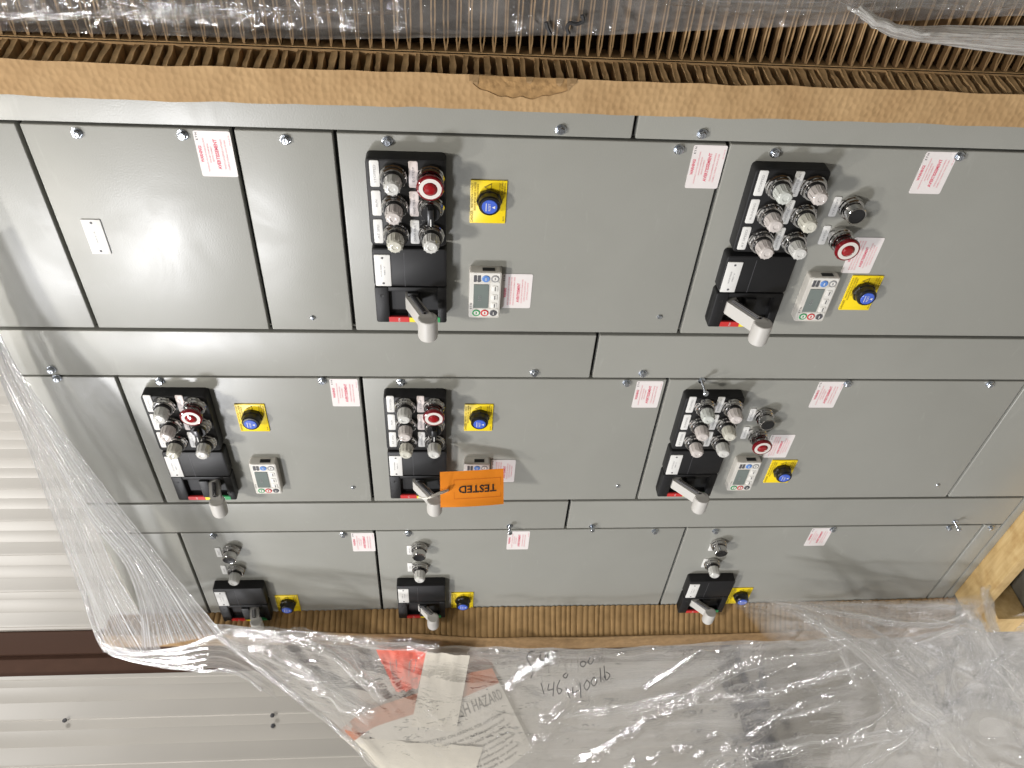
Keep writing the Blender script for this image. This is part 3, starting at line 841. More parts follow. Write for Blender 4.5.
# ------------------------------------------------------------------ cardboard
ZC0, ZC1 = -1.0, 1.32
def edge_pad():
    r = empty('honeycomb_cardboard', (.48, -.025, ZC0)); o = Vector(r.location)
    X0, X1, Y0, T = .4595, .5090, -.0015, .0545
    b = MB()
    nz, nx = 300, 10
    def P(u, v):
        z = ZC0 + (ZC1 - ZC0) * u; x = X0 + (X1 - X0) * v
        n = .0012 * noise.noise(Vector((x * 30, z * 30, 3))) + .0018 * noise.noise(Vector((z * 3, 0, 5)))
        xe = (.0022 * noise.noise(Vector((z * 14, 9, 1))) + .002 * noise.noise(Vector((z * 3, 4, 1)))) * (abs(v - .5) * 2) ** 3
        return Vector((x + xe, Y0 - T + n, z)) - o
    b.grid(P, nz, nx, M['kraft'], uv=False)
    obj('front_sheet', b.mesh('front_sheet', 60, recalc=False), r)
    b = MB()
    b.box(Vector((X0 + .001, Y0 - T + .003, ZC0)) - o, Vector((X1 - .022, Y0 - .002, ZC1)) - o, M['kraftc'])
    XB = .5160
    b.box(Vector((X0 + .001, Y0 - .0012, ZC0)) - o, Vector((XB, Y0, ZC1)) - o, M['kraftp'])
    z = ZC0 + .01
    while z < ZC1 - .01:
        # one folded cell wall, running through the thickness of the board
        w = random.uniform(.0060, .0095); lean = random.uniform(-.003, .003); lean2 = random.uniform(-.004, .004)
        pts = []
        for k in range(5):
            t = k / 4
            pts.append((Y0 - T + .0015 + (T - .003) * t, z + lean * t + random.uniform(-.0005, .0005), w * random.uniform(.8, 1.15), X1 + (XB - X1) * t - random.uniform(.0005, .0030)))
        vs = []
        for y, zz, ww, xx in pts:
            vs += [Vector((X1 - .024, y, zz - ww * .35 + lean2)) - o, Vector((xx, y, zz - ww / 2)) - o, Vector((xx - .0008, y, zz)) - o, Vector((xx, y, zz + ww / 2)) - o, Vector((X1 - .024, y, zz + ww * .35 + lean2)) - o]
        fs = [(k * 5 + i, k * 5 + i + 1, k * 5 + 6 + i, k * 5 + 5 + i) for k in range(4) for i in range(4)] + [(0, 1, 2, 3, 4), (20, 24, 23, 22, 21)]
        b.add(vs, fs, M['kraftd'])
        z += random.uniform(.0150, .0185)
    obj('cell_core', b.mesh('cell_core', 40), r)
    # torn patch on the front edge
    b = MB(); rnd = random.Random(3)
    c0 = at(522, 84, Y0 - T); NT = 44
    def low(u): return .006 + .023 * (math.sin(PI * u) ** .5) + .005 * noise.noise(Vector((u * 9, 3, 1)))
    def TP_(u, v):
        z = c0.z + .070 - .140 * u
        x = X1 + .0005 - low(u) * v
        h = .0012 + .0035 * abs(noise.noise(Vector((z * 70, x * 70, 2)))) * math.sin(PI * min(v * 1.3, 1))
        return Vector((x, Y0 - T - h, z)) - o
    b.grid(TP_, NT, 10, M['kraftt'], uv=False)
    # curled lip of face paper along the lower side of the tear, and lifted scraps at both ends
    vs = []
    for k in range(NT + 1):
        u = k / NT; q = TP_(u, 1) + o; w_ = .0012 + .0022 * abs(noise.noise(Vector((u * 14, 1, 6))))
        vs += [q - o, q + Vector((-w_ * .4, -.0012, 0)) - o, q + Vector((-w_, -.0002, 0)) - o]
    b.add(vs, [(k * 3 + m_, k * 3 + m_ + 1, k * 3 + m_ + 4, k * 3 + m_ + 3) for k in range(NT) for m_ in range(2)], M['kraftp'])
    for zc in (c0.z + .069, c0.z + .064, c0.z - .010, c0.z - .052, c0.z - .066, c0.z - .071):
        L = rnd.uniform(.010, .020); w = rnd.uniform(.003, .006); x = X1 + .001
        p = [Vector((x, Y0 - T - .001, zc - w)), Vector((x, Y0 - T - .001, zc + w)), Vector((x - L * .5, Y0 - T - .006, zc + w * .9)), Vector((x - L, Y0 - T - .0015, zc + rnd.uniform(-.003, .003))), Vector((x - L * .5, Y0 - T - .004, zc - w * .6))]
        b.add([q - o for q in p], [(0, 1, 2, 4), (2, 3, 4)], M['kraftp'])
    obj('torn_paper', b.mesh('torn_paper', 0), r)
    tag(r, 'thick tan honeycomb cardboard strip with dimpled face and a torn edge, along the top cabinet', 'cardboard', 'honeycomb cardboard edge protectors')
edge_pad()

def side_pad():
    r = empty('honeycomb_cardboard', (.56, .2, ZC0)); o = Vector(r.location)
    X0, X1, Y0, Y1 = .5165, .640, .0005, .42
    b = MB()
    b.box(Vector((X0, Y0, ZC0)) - o, Vector((X0 + .0013, Y1, ZC1)) - o, M['kraftd'])
    obj('inner_sheet', b, r)
    b = MB(); b.box(Vector((X1 - .002, Y0, ZC0)) - o, Vector((X1, Y1, ZC1)) - o, M['kraftp'])
    obj('outer_sheet', b, r)
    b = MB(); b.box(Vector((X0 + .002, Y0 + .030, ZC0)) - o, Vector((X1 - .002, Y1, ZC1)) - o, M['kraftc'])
    z = ZC0 + .012
    while z < ZC1 - .01:
        gap = random.uniform(.0028, .0055)
        for s in (-1, 1):
            vs = []; n = 8; ph = random.random() * 6; bow = random.uniform(-.0015, .0015)
            for k in range(n + 1):
                t = k / n; x = X0 + .002 + (X1 - X0 - .004) * t
                off = s * gap / 2 * (1 - .8 * (2 * t - 1) ** 8) + bow * math.sin(PI * t) + random.uniform(-.0003, .0003)
                yf = Y0 + random.uniform(0, .002)
                for dz, y in ((-.0011, Y0 + .032), (-.0011, yf), (.0011, yf), (.0011, Y0 + .032)): vs.append(Vector((x, y, z + off + dz)) - o)
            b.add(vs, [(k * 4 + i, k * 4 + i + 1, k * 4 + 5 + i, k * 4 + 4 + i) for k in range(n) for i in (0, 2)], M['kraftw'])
            b.add(vs, [(k * 4 + 1, k * 4 + 2, k * 4 + 6, k * 4 + 5) for k in range(n)], M['kraftp'])
        z += random.uniform(.0155, .0185)
    obj('cell_core', b.mesh('cell_core', 30), r)
    tag(r, 'thick honeycomb cardboard panel with open cell edge, half under film at the top', 'cardboard', 'honeycomb cardboard edge protectors')
side_pad()

def left_pad():
    r = empty('honeycomb_cardboard', (-1.0, -.03, ZC0)); o = Vector(r.location)
    T = .060
    KX = [(-1.0, -1.020), (-.85, -1.016), (-.4, -1.034), (.0, -1.036), (.3, -1.031), (.55, -1.000), (.83, -.980), (1.3, -.975)]
    def xf(z):
        for (z0, a), (z1, bb) in zip(KX, KX[1:]):
            if z <= z1:
                t = max(0, (z - z0) / (z1 - z0)); t = t * t * (3 - 2 * t); return a + (bb - a) * t
        return KX[-1][1]
    def xb(z): return -.9705 + .003 * math.sin(z * 3) - .012 * max(0, -z - .2) * -1
    b = MB(); NR = 150; SS = 8
    zs = []; 
    pitch = [random.uniform(.8, 1.2) for _ in range(NR)]; tot = sum(pitch); acc = 0
    for i in range(NR):
        for s in range(SS): zs.append((ZC0 + (ZC1 - ZC0) * (acc + pitch[i] * s / SS) / tot, s / SS, i))
        acc += pitch[i]
    hh = [random.uniform(.8, 1.15) for _ in range(NR)]
    sl = [random.uniform(-.002, .002) for _ in range(NR)]
    nv = 6; vs = []
    for z, ph, i in zs:
        for j in range(nv + 1):
            t = j / nv
            rib = .0042 * hh[i] * (abs(math.sin(PI * ph)) ** .7)
            x = xb(z) + (xf(z) - xb(z)) * t + rib - .004 + .0012 * noise.noise(Vector((z * 40, t * 3, 2)))
            vs.append(Vector((x, -.0025 - (T - .0025) * t, z + sl[i] * t)) - o)
    b.add(vs, [(i * (nv + 1) + j, i * (nv + 1) + j + 1, (i + 1) * (nv + 1) + j + 1, (i + 1) * (nv + 1) + j) for i in range(len(zs) - 1) for j in range(nv)], M['ribbed'])
    obj('ribbed_side', b.mesh('ribbed_side', 80), r)
    b = MB(); n = 120; vs = []
    for i in range(n + 1):
        z = ZC0 + (ZC1 - ZC0) * i / n
        x = xf(z) + .0025 + .0012 * noise.noise(Vector((z * 12, 1, 8)))
        y = -T - .001 + .0015 * noise.noise(Vector((z * 8, 5, 8)))
        for dx, dy in ((-.004, .004), (0, 0), (-.0015, -.0025), (-.030, -.004), (-.060, -.002), (-.060, .02)): vs.append(Vector((x + dx, y + dy, z)) - o)
    b.add(vs, [(i * 6 + j, i * 6 + j + 1, i * 6 + 7 + j, i * 6 + 6 + j) for i in range(n) for j in range(5)], M['kraftp'])
    obj('front_sheet', b.mesh('front_sheet', 60), r)
    tag(r, 'brown ribbed cardboard protector below the lowest cabinet row, partly under film', 'cardboard', 'honeycomb cardboard edge protectors')
left_pad()

# ------------------------------------------------------------------ pallet timber
def timber(name, lo, hi, label, rot=None, bev=.003):
    lo = Vector(lo); hi = Vector(hi); c_ = (lo + hi) / 2
    b = MB(); b.box(lo - c_, hi - c_, M['wood'], bev)
    o = obj(name, b, None, c_)
    if rot: o.rotation_euler = rot
    tag(o, label, 'timber')
    return o
timber('wooden_plank', (-.955, -.076, -1.026), (.75, .50, -.9945), 'pale pine plank under the cabinets at the lower right')
timber('wooden_runner', (-.955, -.115, -1.118), (-.885, .62, -1.0285), 'golden wooden runner under the end of the pale plank')

# ------------------------------------------------------------------ floor and wall
b = MB(); b.add([(-14, -12, -1.12), (12, -12, -1.12), (12, 12, -1.12), (-14, 12, -1.12)], [(0, 1, 2, 3)], M['floor'])
tag(obj('floor', b), kind='structure')

WX = -3.05
def siding(Y0, Y1, name, par, org):
    prof = [(Y0, 0)]
    k = 0
    y = -2.74 + .645 - .0   # major ribs every 0.242 m
    majors = [.43, .65, .858, 1.155, 1.37, 1.61] + [1.61 + .24 * i for i in range(1, 13)] + [.43 - .22 * i for i in range(1, 9)]
    for ym in sorted(majors):
        for yy, d in ((ym - .008, 0), (ym - .004, .0026), (ym + .006, .0028), (ym + .014, 0)): prof.append((yy, d))
        for f in (.36, .70):
            yc = ym + .235 * f
            for yy, d in ((yc - .004, 0), (yc, -.0009), (yc + .004, 0)): prof.append((yy, d))
    prof = [p for p in prof if Y0 <= p[0] <= Y1]
    prof = [(Y0, 0)] + sorted(prof)[1:] + [(Y1, 0)]
    b = MB(); vs = []
    for yy, d in prof: vs += [Vector((WX + d, yy, -1.12)) - org, Vector((WX + d, yy, 5.0)) - org]
    b.add(vs, [(2 * i, 2 * i + 2, 2 * i + 3, 2 * i + 1) for i in range(len(prof) - 1)], M['wall'])
    b.add([Vector((WX, Y0, -1.12)) - org, Vector((WX - .06, Y0, -1.12)) - org, Vector((WX - .06, Y0, 5)) - org, Vector((WX, Y0, 5)) - org], [(0, 1, 2, 3)], M['wall'])
    b.add([Vector((WX, Y1, -1.12)) - org, Vector((WX - .06, Y1, -1.12)) - org, Vector((WX - .06, Y1, 5)) - org, Vector((WX, Y1, 5)) - org], [(0, 1, 2, 3)], M['wall'])
    return obj(name, b.mesh(name, 25), par)
wl = empty('siding_wall', (WX, .9, -1.12)); wo = Vector(wl.location)
siding(-1.3, .875, 'siding_panel', wl, wo); siding(1.135, 4.6, 'siding_panel', wl, wo)
b = MB()
b.box(Vector((WX - .10, .80, -1.12)) - wo, Vector((WX - .035, 1.20, 5)) - wo, M['jamb'])
b.box(Vector((WX - .036, 1.00, -1.12)) - wo, Vector((WX - .012, 1.134, 5)) - wo, M['jamb2'], .004)
obj('door_jamb', b, wl)
b = MB(); b.box(Vector((WX + .02, -1.3, -1.12)) - wo, Vector((WX + .30, 4.6, -1.06)) - wo, M['foot_strip'], .006)
obj('foot_strip', b, wl)
for y, z in [(.633, 2.297), (.629, 1.304), (.584, 1.297)]:
    b = MB(); b.lathe([(.011, 0), (.011, .004), (.006, .006)], M['darkgrey'], 10, axis='x')
    obj('screw', b, wl, Vector((WX + .0 + (.017 if y > .62 and y < .66 else 0), y, z)) - wo)
tag(wl, 'pale ribbed metal wall with a dark brown gap, behind the film at lower left', 'wall')

# ------------------------------------------------------------------ stretch film
def catmull(pts, t):
    n = len(pts) - 1; s = min(max(t, 0), 1) * n; i = min(int(s), n - 1); f = s - i
    p0 = pts[max(i - 1, 0)]; p1 = pts[i]; p2 = pts[i + 1]; p3 = pts[min(i + 2, n)]
    return .5 * ((2 * p1) + (p2 - p0) * f + (2 * p0 - 5 * p1 + 4 * p2 - p3) * f * f + (3 * p1 - p0 - 3 * p2 + p3) * f ** 3)
def film(mb, rows, nu, nv, m, amp=.003, fu=2, fv=40, amp2=.0, seed=0, ridge=True, edge=0, flip=False):
    """rows of (pixel x, pixel y, depth); u runs along each row (the stretch direction), v across the rows"""
    R_ = [[p.copy() if isinstance(p, Vector) else at(*p) for p in r] for r in rows]
    def base(u, v):
        return catmull([catmull(r, u) for r in R_], v)
    def P(u, v):
        p = base(u, v); e = 1e-3
        du = base(min(u + e, 1), v) - base(max(u - e, 0), v); dv = base(u, min(v + e, 1)) - base(u, max(v - e, 0))
        n = du.cross(dv)
        n = n.normalized() if n.length > 0 else Vector((0, -1, 0))
        if n.y > 0: n = -n
        a = noise.noise(Vector((u * fu + seed, v * fv, seed * 3.1)))
        h = (1 - 2 * abs(a)) if ridge else a
        h2 = noise.noise(Vector((u * fu * 3 + seed, v * fv * .23, seed + 7.7)))
        p = p + n * (amp * h + amp2 * h2)
        if edge and (v < .001 or v > .999):
            p = p + dv.normalized() * edge * noise.noise(Vector((u * 60, seed, 2)))
        if p.z < -1.108:      # lies on the floor
            q = CP + (p - CP) * ((-1.112 - CP.z) / (p.z - CP.z)); q.z += .004 + abs(h) * amp; p = q
        return p
    mb.grid(P, nu, nv, m)
def rope(path, w0, w1, Y, m=None, amp=.004, fv=4, seed=1, nv=16, bulge=.010):
    """a gathered fold of film along a path of pixels, arched across, thinning out at both ends"""
    rnd = random.Random(seed); n = 14
    pts = [catmull([Vector((x, y, 0)) for x, y in path], i / (n - 1)) for i in range(n)]
    rows = []
    wv = [(w0 + (w1 - w0) * i / (n - 1)) * rnd.uniform(.75, 1.2) for i in range(n)]
    sh = [rnd.uniform(-.2, .2) for i in range(n)]
    for k in range(5):
        s_ = k / 4 * 2 - 1; row = []
        for i in range(n):
            t = (pts[min(i + 1, n - 1)] - pts[max(i - 1, 0)]).normalized(); nx, ny = -t.y, t.x
            o_ = (s_ + sh[i]) * wv[i] / 2
            row.append((pts[i].x + nx * o_, pts[i].y + ny * o_, Y - bulge * (1 - s_ * s_) - rnd.uniform(0, .002)))
        rows.append(row)
    L_ = sum((pts[i + 1] - pts[i]).length for i in range(n - 1))
    return dict(rows=rows, nu=max(40, int(L_ / 2)), nv=nv, m=m or F_bunch, amp=amp, fu=max(2, L_ / 45), fv=fv, seed=seed)
def film_obj(name, parts, label, org):
    b = MB()
    for p in parts: film(b, **p)
    for i, v in enumerate(b.v): b.v[i] = v - Vector(org)
    me = b.mesh(name, 0, recalc=False)
    me.polygons.foreach_set('use_smooth', [True] * len(me.polygons))
    o = obj(name, me, None, org); tag(o, label, 'plastic film', 'clear stretch film round the cabinets')
    return o

F_taut = film_mat('film_taut', haze=.17, streak=.85, su=.8, sv=44, tint=(.92, .93, .97), gloss=.8, rough=.09, bumpd=.007, seed=1.3, ramp=(.49, .64))
F_band = film_mat('film_band', haze=.30, streak=.4, su=1.2, sv=4, tint=(.90, .89, .90), gloss=.25, rough=.12, seed=4.1, ramp=(.52, .66), bumpd=.006)
F_main = film_mat('film_main', haze=.29, streak=.30, su=5, sv=18, tint=(.92, .90, .88), gloss=.42, rough=.10, bumpd=.004, seed=2.2, ramp=(.52, .68), fine=.008, fs=(24, 24, 62), patch=(.57, .72, .01))
F_thin = film_mat('film_thin', haze=.03, streak=.34, su=3, sv=12, gloss=.8, rough=.06, bumpd=.004, seed=6.2, ramp=(.56, .66), fade=True, fine=.008, fs=(30, 30, 60), patch=(.50, .66, .03))
F_clear = film_mat('film_clear', haze=.035, streak=.22, su=8, sv=10, gloss=.6, rough=.07, bumpd=.003, seed=8.2, ramp=(.57, .70), fade=True, fine=.006, fs=(24, 24, 56), patch=(.55, .70, .01))
F_top = film_mat('film_top', haze=.13, streak=.20, su=34, sv=5, tint=(.80, .76, .73), gloss=.5, rough=.09, bumpd=.004, seed=3.7, fine=.006, fs=(50, 50, 34), patch=(.50, .66, .04))
F_bunch = film_mat('film_bunch', haze=.10, streak=.66, su=2.2, sv=8, tint=(.90, .89, .87), gloss=.9, rough=.07, seed=5.5, bumpd=.005, ramp=(.47, .62), fade=True, fine=.012, fs=(55, 55, 70), patch=(.44, .60, .08))

F_fold = film_mat('film_fold', haze=.46, streak=.5, su=1.2, sv=12, tint=(.88, .87, .85), gloss=.7, rough=.10, seed=7.5, bumpd=.004, ramp=(.46, .66))
F_edge = film_mat('film_edge', haze=.05, streak=.34, su=1.2, sv=12, tint=(.90, .89, .90), gloss=.5, rough=.10, seed=4.1, ramp=(.52, .66), bumpd=.004)
outer = [(-60, 250, -.05), (-14, 345, -.05), (0, 378, -.05), (30, 452, -.06), (58, 530, -.07), (80, 590, -.08), (95, 635, -.09), (104, 652, -.095)]
mid1 = [(-50, 246, -.055), (-4, 340, -.06), (14, 385, -.06), (54, 455, -.075), (94, 522, -.09), (116, 572, -.10), (146, 622, -.11), (162, 650, -.114)]
mid2 = [(-50, 246, -.057), (-4, 340, -.062), (14, 384, -.065), (52, 456, -.078), (90, 520, -.093), (126, 566, -.105), (140, 610, -.112), (142, 648, -.115)]
inner = [(-40, 240, -.06), (6, 345, -.075), (28, 383, -.085), (64, 432, -.10), (112, 496, -.12), (152, 546, -.125), (188, 590, -.125), (224, 634, -.122)]
def between(a, bb, t): return [tuple(Vector(p).lerp(Vector(q), t)) for p, q in zip(a, bb)]
def inset(r, d): return [(x, y, Y - d) for x, y, Y in r]
film_obj('stretch_film', [
    dict(rows=[outer, inset(between(outer, mid1, .33), .004), inset(between(outer, mid1, .6), .004), mid1], nu=190, nv=80, m=F_taut, amp=.0022, fu=1.2, fv=14, seed=1, edge=.003),
    dict(rows=[mid2, inset(between(mid2, inner, .3), .004), inset(between(mid2, inner, .65), .004), inner], nu=190, nv=110, m=F_taut, amp=.0022, fu=1.2, fv=20, seed=2, edge=.004),
    dict(rows=[[(100, 642, -.108), (140, 650, -.122), (180, 646, -.127), (218, 636, -.126), (258, 652, -.115)],
               [(106, 650, -.106), (144, 657, -.118), (182, 657, -.122), (222, 652, -.118), (266, 672, -.108)],
               [(112, 656, -.102), (144, 665, -.112), (185, 670, -.116), (228, 670, -.112), (278, 700, -.102)]], nu=120, nv=40, m=F_edge, amp=.002, fu=1.6, fv=5, seed=3),
    rope([(84, 590), (97, 634), (108, 650), (140, 654), (182, 648), (222, 634)], 4, 4, -.124, m=F_band, seed=61, amp=.001, nv=8, bulge=.003),
    rope([(110, 652), (150, 664), (190, 670), (235, 672), (262, 690)], 3, 4, -.116, m=F_band, seed=62, amp=.001, nv=8, bulge=.003),
    rope([(214, 634), (236, 648), (262, 668), (290, 690)], 5, 8, -.126, m=F_band, seed=63, amp=.001, nv=8, bulge=.003),
], 'taut silvery stretch film pulled diagonally across the upper left cabinet corner', at(100, 500, -.08))

main_rows = [
    [(205, 622, -.112), (262, 629, -.105), (330, 636, -.095), (400, 643, -.088), (480, 646, -.086), (600, 648, -.084), (720, 641, -.084), (820, 638, -.088), (900, 636, -.09), (980, 622, -.10), (1050, 605, -.11)],
    [(226, 640, -.115), (285, 650, -.11), (350, 660, -.10), (420, 668, -.09), (500, 672, -.085), (610, 674, -.08), (720, 668, -.08), (820, 660, -.08), (910, 656, -.09), (985, 645, -.10), (1055, 630, -.11)],
    [(268, 678, -.11), (320, 690, -.105), (380, 698, -.09), (450, 705, -.075), (530, 708, -.065), (630, 708, -.06), (730, 704, -.06), (830, 698, -.06), (915, 692, -.07), (990, 684, -.08), (1060, 680, -.09)],
    [(338, 732, -.10), (380, 738, -.09), (430, 743, -.075), (490, 746, -.06), (560, 748, -.05), (650, 748, -.045), (740, 746, -.04), (840, 742, -.04), (920, 738, -.05), (995, 734, -.06), (1065, 730, -.07)],
    [(420, 800, -.08), (455, 802, -.07), (500, 804, -.05), (545, 806, -.04), (600, 806, -.03), (680, 806, -.025), (760, 806, -.02), (850, 804, -.02), (930, 800, -.03), (1000, 796, -.04), (1070, 790, -.05)],
]
fm = film_obj('stretch_film', [
    dict(rows=main_rows, nu=420, nv=150, m=F_main, amp=.003, fu=14, fv=7, amp2=.006, seed=5),
    dict(rows=[[(225, 634, -.125), (330, 642, -.118), (430, 648, -.115), (545, 652, -.11)], [(270, 672, -.128), (360, 684, -.122), (440, 694, -.118), (555, 700, -.11)], [(330, 720, -.125), (395, 728, -.12), (460, 736, -.118), (560, 745, -.11)], [(395, 785, -.12), (430, 785, -.118), (480, 790, -.115), (570, 795, -.11)]], nu=200, nv=110, m=F_clear, amp=.004, fu=7, fv=6, amp2=.004, seed=35),
    rope([(226, 642), (265, 672), (310, 706), (345, 736), (380, 770)], 5, 7, -.125, seed=21, bulge=.006),
    rope([(228, 642), (280, 660), (330, 690), (375, 716)], 16, 22, -.122, seed=22),
    rope([(232, 634), (300, 640), (345, 662), (385, 702)], 12, 16, -.120, seed=23),
    rope([(220, 630), (290, 632), (360, 640), (440, 648)], 10, 12, -.118, seed=24),
    rope([(560, 716), (640, 704), (700, 690), (738, 668), (790, 655)], 10, 14, -.10, seed=25),
    rope([(530, 760), (556, 722), (590, 690)], 26, 34, -.10, m=F_thin, seed=26, fv=8),
    rope([(575, 768), (640, 728), (700, 705)], 16, 20, -.09, m=F_thin, seed=27, fv=6),
    rope([(620, 772), (690, 748), (765, 735)], 18, 24, -.085, m=F_thin, seed=28, fv=6),
    rope([(505, 690), (530, 672), (560, 655)], 14, 18, -.11, m=F_thin, seed=29, fv=6),
    rope([(640, 690), (690, 660), (740, 648)], 10, 12, -.105, m=F_thin, seed=30),
    rope([(470, 650), (520, 652), (600, 652), (690, 646)], 8, 8, -.11, m=F_thin, seed=31),
], 'wide sheet of clear stretch film with handwriting, hanging below the ribbed cardboard', at(600, 700, -.07))
film_obj('stretch_film', [
    rope([(778, 603), (830, 628), (880, 668), (912, 704), (955, 738), (1000, 785)], 9, 24, -.128, seed=11),
    rope([(790, 600), (848, 640), (890, 690), (925, 735), (960, 785)], 8, 34, -.120, m=F_thin, seed=12, fv=8, nv=24),
    rope([(810, 618), (870, 650), (915, 690), (975, 745), (1010, 790)], 5, 10, -.132, seed=13),
    rope([(765, 600), (830, 610), (895, 622), (945, 622), (975, 610)], 8, 9, -.085, seed=14),
    rope([(800, 604), (870, 603), (930, 605), (985, 606)], 7, 8, -.080, m=F_thin, seed=15),
    rope([(620, 712), (700, 700), (780, 690), (850, 668), (920, 642), (972, 624)], 16, 5, -.108, seed=16),
    rope([(690, 762), (740, 744), (800, 706), (850, 690)], 20, 8, -.10, m=F_thin, seed=17, fv=6),
    rope([(700, 768), (780, 750), (860, 738), (935, 728)], 30, 12, -.105, seed=18, nv=24),
    rope([(965, 606), (985, 640), (1005, 668), (1040, 705)], 14, 22, -.132, seed=19),
    rope([(960, 618), (985, 670), (1005, 715), (1035, 760)], 8, 14, -.128, m=F_thin, seed=41),
    rope([(940, 640), (955, 690), (962, 740), (985, 790)], 10, 16, -.122, m=F_thin, seed=42),
    rope([(985, 585), (990, 612), (1000, 650)], 10, 12, -.14, m=F_thin, seed=43),
    rope([(890, 640), (925, 668), (938, 700), (930, 740)], 8, 10, -.12, m=F_thin, seed=44),
    rope([(860, 770), (905, 740), (925, 715)], 8, 10, -.12, seed=45)
] + [rope([(x0, y0), ((x0 + x1) / 2 + dx, (y0 + y1) / 2 + dy), (x1, y1)], w0_, w1_, -.112 - .002 * (k_ % 8), m=(F_thin, F_bunch)[k_ % 3 == 0], seed=70 + k_, nv=10) for k_, (x0, y0, x1, y1, dx, dy, w0_, w1_) in enumerate((
        (800, 606, 860, 690, 6, -4, 4, 6), (842, 632, 900, 760, 8, -6, 5, 8), (870, 652, 960, 720, 0, -8, 4, 6), (905, 640, 1015, 690, 4, 8, 4, 5), (892, 690, 955, 660, 3, 5, 4, 3),
        (925, 712, 1010, 740, -4, 8, 5, 5), (780, 655, 860, 640, 4, 5, 4, 4), (800, 690, 880, 672, -5, 6, 4, 4), (830, 740, 900, 700, 5, 5, 6, 4), (960, 640, 940, 770, -6, 4, 4, 6),
        (985, 640, 1020, 770, 8, 0, 5, 7), (930, 618, 1005, 650, 6, -5, 4, 5), (760, 720, 840, 700, 3, 4, 5, 4), (720, 690, 800, 660, -3, 5, 5, 4), (860, 620, 930, 700, 10, -6, 4, 5), (910, 740, 990, 768, 0, -6, 6, 6)))] + [
    dict(rows=[[(725, 600, -.07), (800, 597, -.07), (880, 601, -.07), (990, 592, -.07)], [(745, 615, -.075), (820, 618, -.08), (890, 622, -.08), (1000, 625, -.09)], [(770, 645, -.10), (850, 660, -.11), (920, 670, -.12), (1030, 690, -.12)]], nu=120, nv=60, m=F_clear, amp=.004, fu=8, fv=6, seed=46),
    dict(rows=[[(850, 630, -.12), (930, 640, -.12), (985, 660, -.12), (1050, 690, -.12)], [(850, 700, -.11), (920, 705, -.12), (980, 720, -.12), (1050, 750, -.12)], [(860, 790, -.10), (930, 790, -.10), (980, 800, -.10), (1050, 810, -.11)]], nu=130, nv=90, m=F_clear, amp=.005, fu=6, fv=6, seed=47),
], 'crumpled bunched stretch film over the cardboard and wood at the lower right corner', at(880, 680, -.11))
TX = [-420, -200, -30, 130, 262, 400, 520, 620, 720, 800, 880, 960, 1060, 1250, 1480]
TY = [22, 26, 30, 34, 38, 38, 36, 34, 29, 26, 22, 18, 14, 10, 6]
top_rows = [[(x, y, -.003) for x, y in zip(TX, TY)], [(x, y - 17, -.0065) for x, y in zip(TX, TY)]]
top_rows.append([Vector((.625, -.006, at(x, -30, 0).z)) for x in TX])
top_rows.append([Vector((.6455, .010, at(x, -30, 0).z)) for x in TX])
top_rows.append([Vector((.6470, .18, at(x, -30, 0).z)) for x in TX])
top_rows.append([Vector((.6465, .42, at(x, -30, 0).z)) for x in TX])
film_obj('stretch_film', [
    dict(rows=top_rows, nu=420, nv=90, m=F_top, amp=.002, fu=42, fv=7, amp2=.002, seed=8),
    rope([(-40, 15), (100, 14), (250, 12), (420, 6)], 8, 10, -.010, m=F_thin, seed=51),
    rope([(100, -6), (150, 6), (230, 2)], 12, 14, -.012, m=F_thin, seed=52),
    dict(rows=[[(838, 2, -.012), (872, 16, -.018), (905, 26, -.018), (950, 26, -.014), (1005, 26, -.012), (1070, 26, -.012)],
               [(848, 8, -.020), (882, 24, -.036), (915, 33, -.030), (960, 35, -.024), (1010, 37, -.022), (1070, 40, -.022)],
               [(856, 12, -.018), (888, 32, -.026), (922, 39, -.024), (965, 42, -.020), (1012, 46, -.018), (1070, 50, -.018)],
               [(862, 18, -.012), (894, 37, -.016), (926, 42, -.016), (970, 48, -.014), (1015, 54, -.012), (1070, 59, -.012)]], nu=150, nv=50, m=F_fold, amp=.0022, fu=1.6, fv=9, seed=9),
    rope([(858, 8), (878, 22), (905, 31), (930, 35)], 11, 8, -.038, m=F_fold, seed=54, amp=.002),
    rope([(700, 8), (800, 12), (900, 4), (1060, 2)], 10, 12, -.022, m=F_thin, seed=56),
    rope([(620, -4), (760, 2), (900, -6), (1060, -8)], 14, 16, -.022, m=F_thin, seed=57),
], 'wrinkled translucent stretch film over the open honeycomb panel at the top edge', at(512, 10, 0))

def strokes(parent, lines, Y, r, name='handwriting'):
    b = MB(); o = Vector(parent.location)
    for ln in lines:
        b.tube([p - o for p in smooth_line([at(x, y, Y) for x, y in ln], 5)], r, M['ink'], 6)
    return obj(name, b, parent)
strokes(fm, [
    [(535, 651), (530, 652), (527, 658), (530, 664), (533, 670), (531, 678)],                                    # S
    [(541, 652), (540, 659), (544, 660), (547, 652), (548, 659)], [(552, 659), (553, 652), (558, 651)],           # u r
    [(541, 683), (544, 694)], [(549, 684), (548, 690), (553, 689)], [(554, 682), (553, 696)], [(560, 680), (557, 688), (559, 694), (562, 690), (558, 688)],
    [(566, 673), (563, 676), (566, 678), (568, 674)],
    [(583, 661), (580, 664), (583, 667), (586, 663), (583, 661)], [(590, 658), (588, 662), (591, 664), (594, 659)],
    [(566, 688), (570, 698)], [(573, 687), (573, 693), (579, 690)], [(580, 683), (581, 698)],
    [(587, 680), (584, 686), (587, 690), (590, 684), (587, 680)], [(594, 677), (591, 682), (594, 686), (597, 681), (594, 677)], [(600, 668), (601, 682)], [(604, 676), (606, 680)], [(604, 666), (606, 680), (610, 675), (606, 672)]],
    -.121, .0012)
top_film = [o for o in bpy.data.objects if o.name.startswith('stretch_film')][-1]
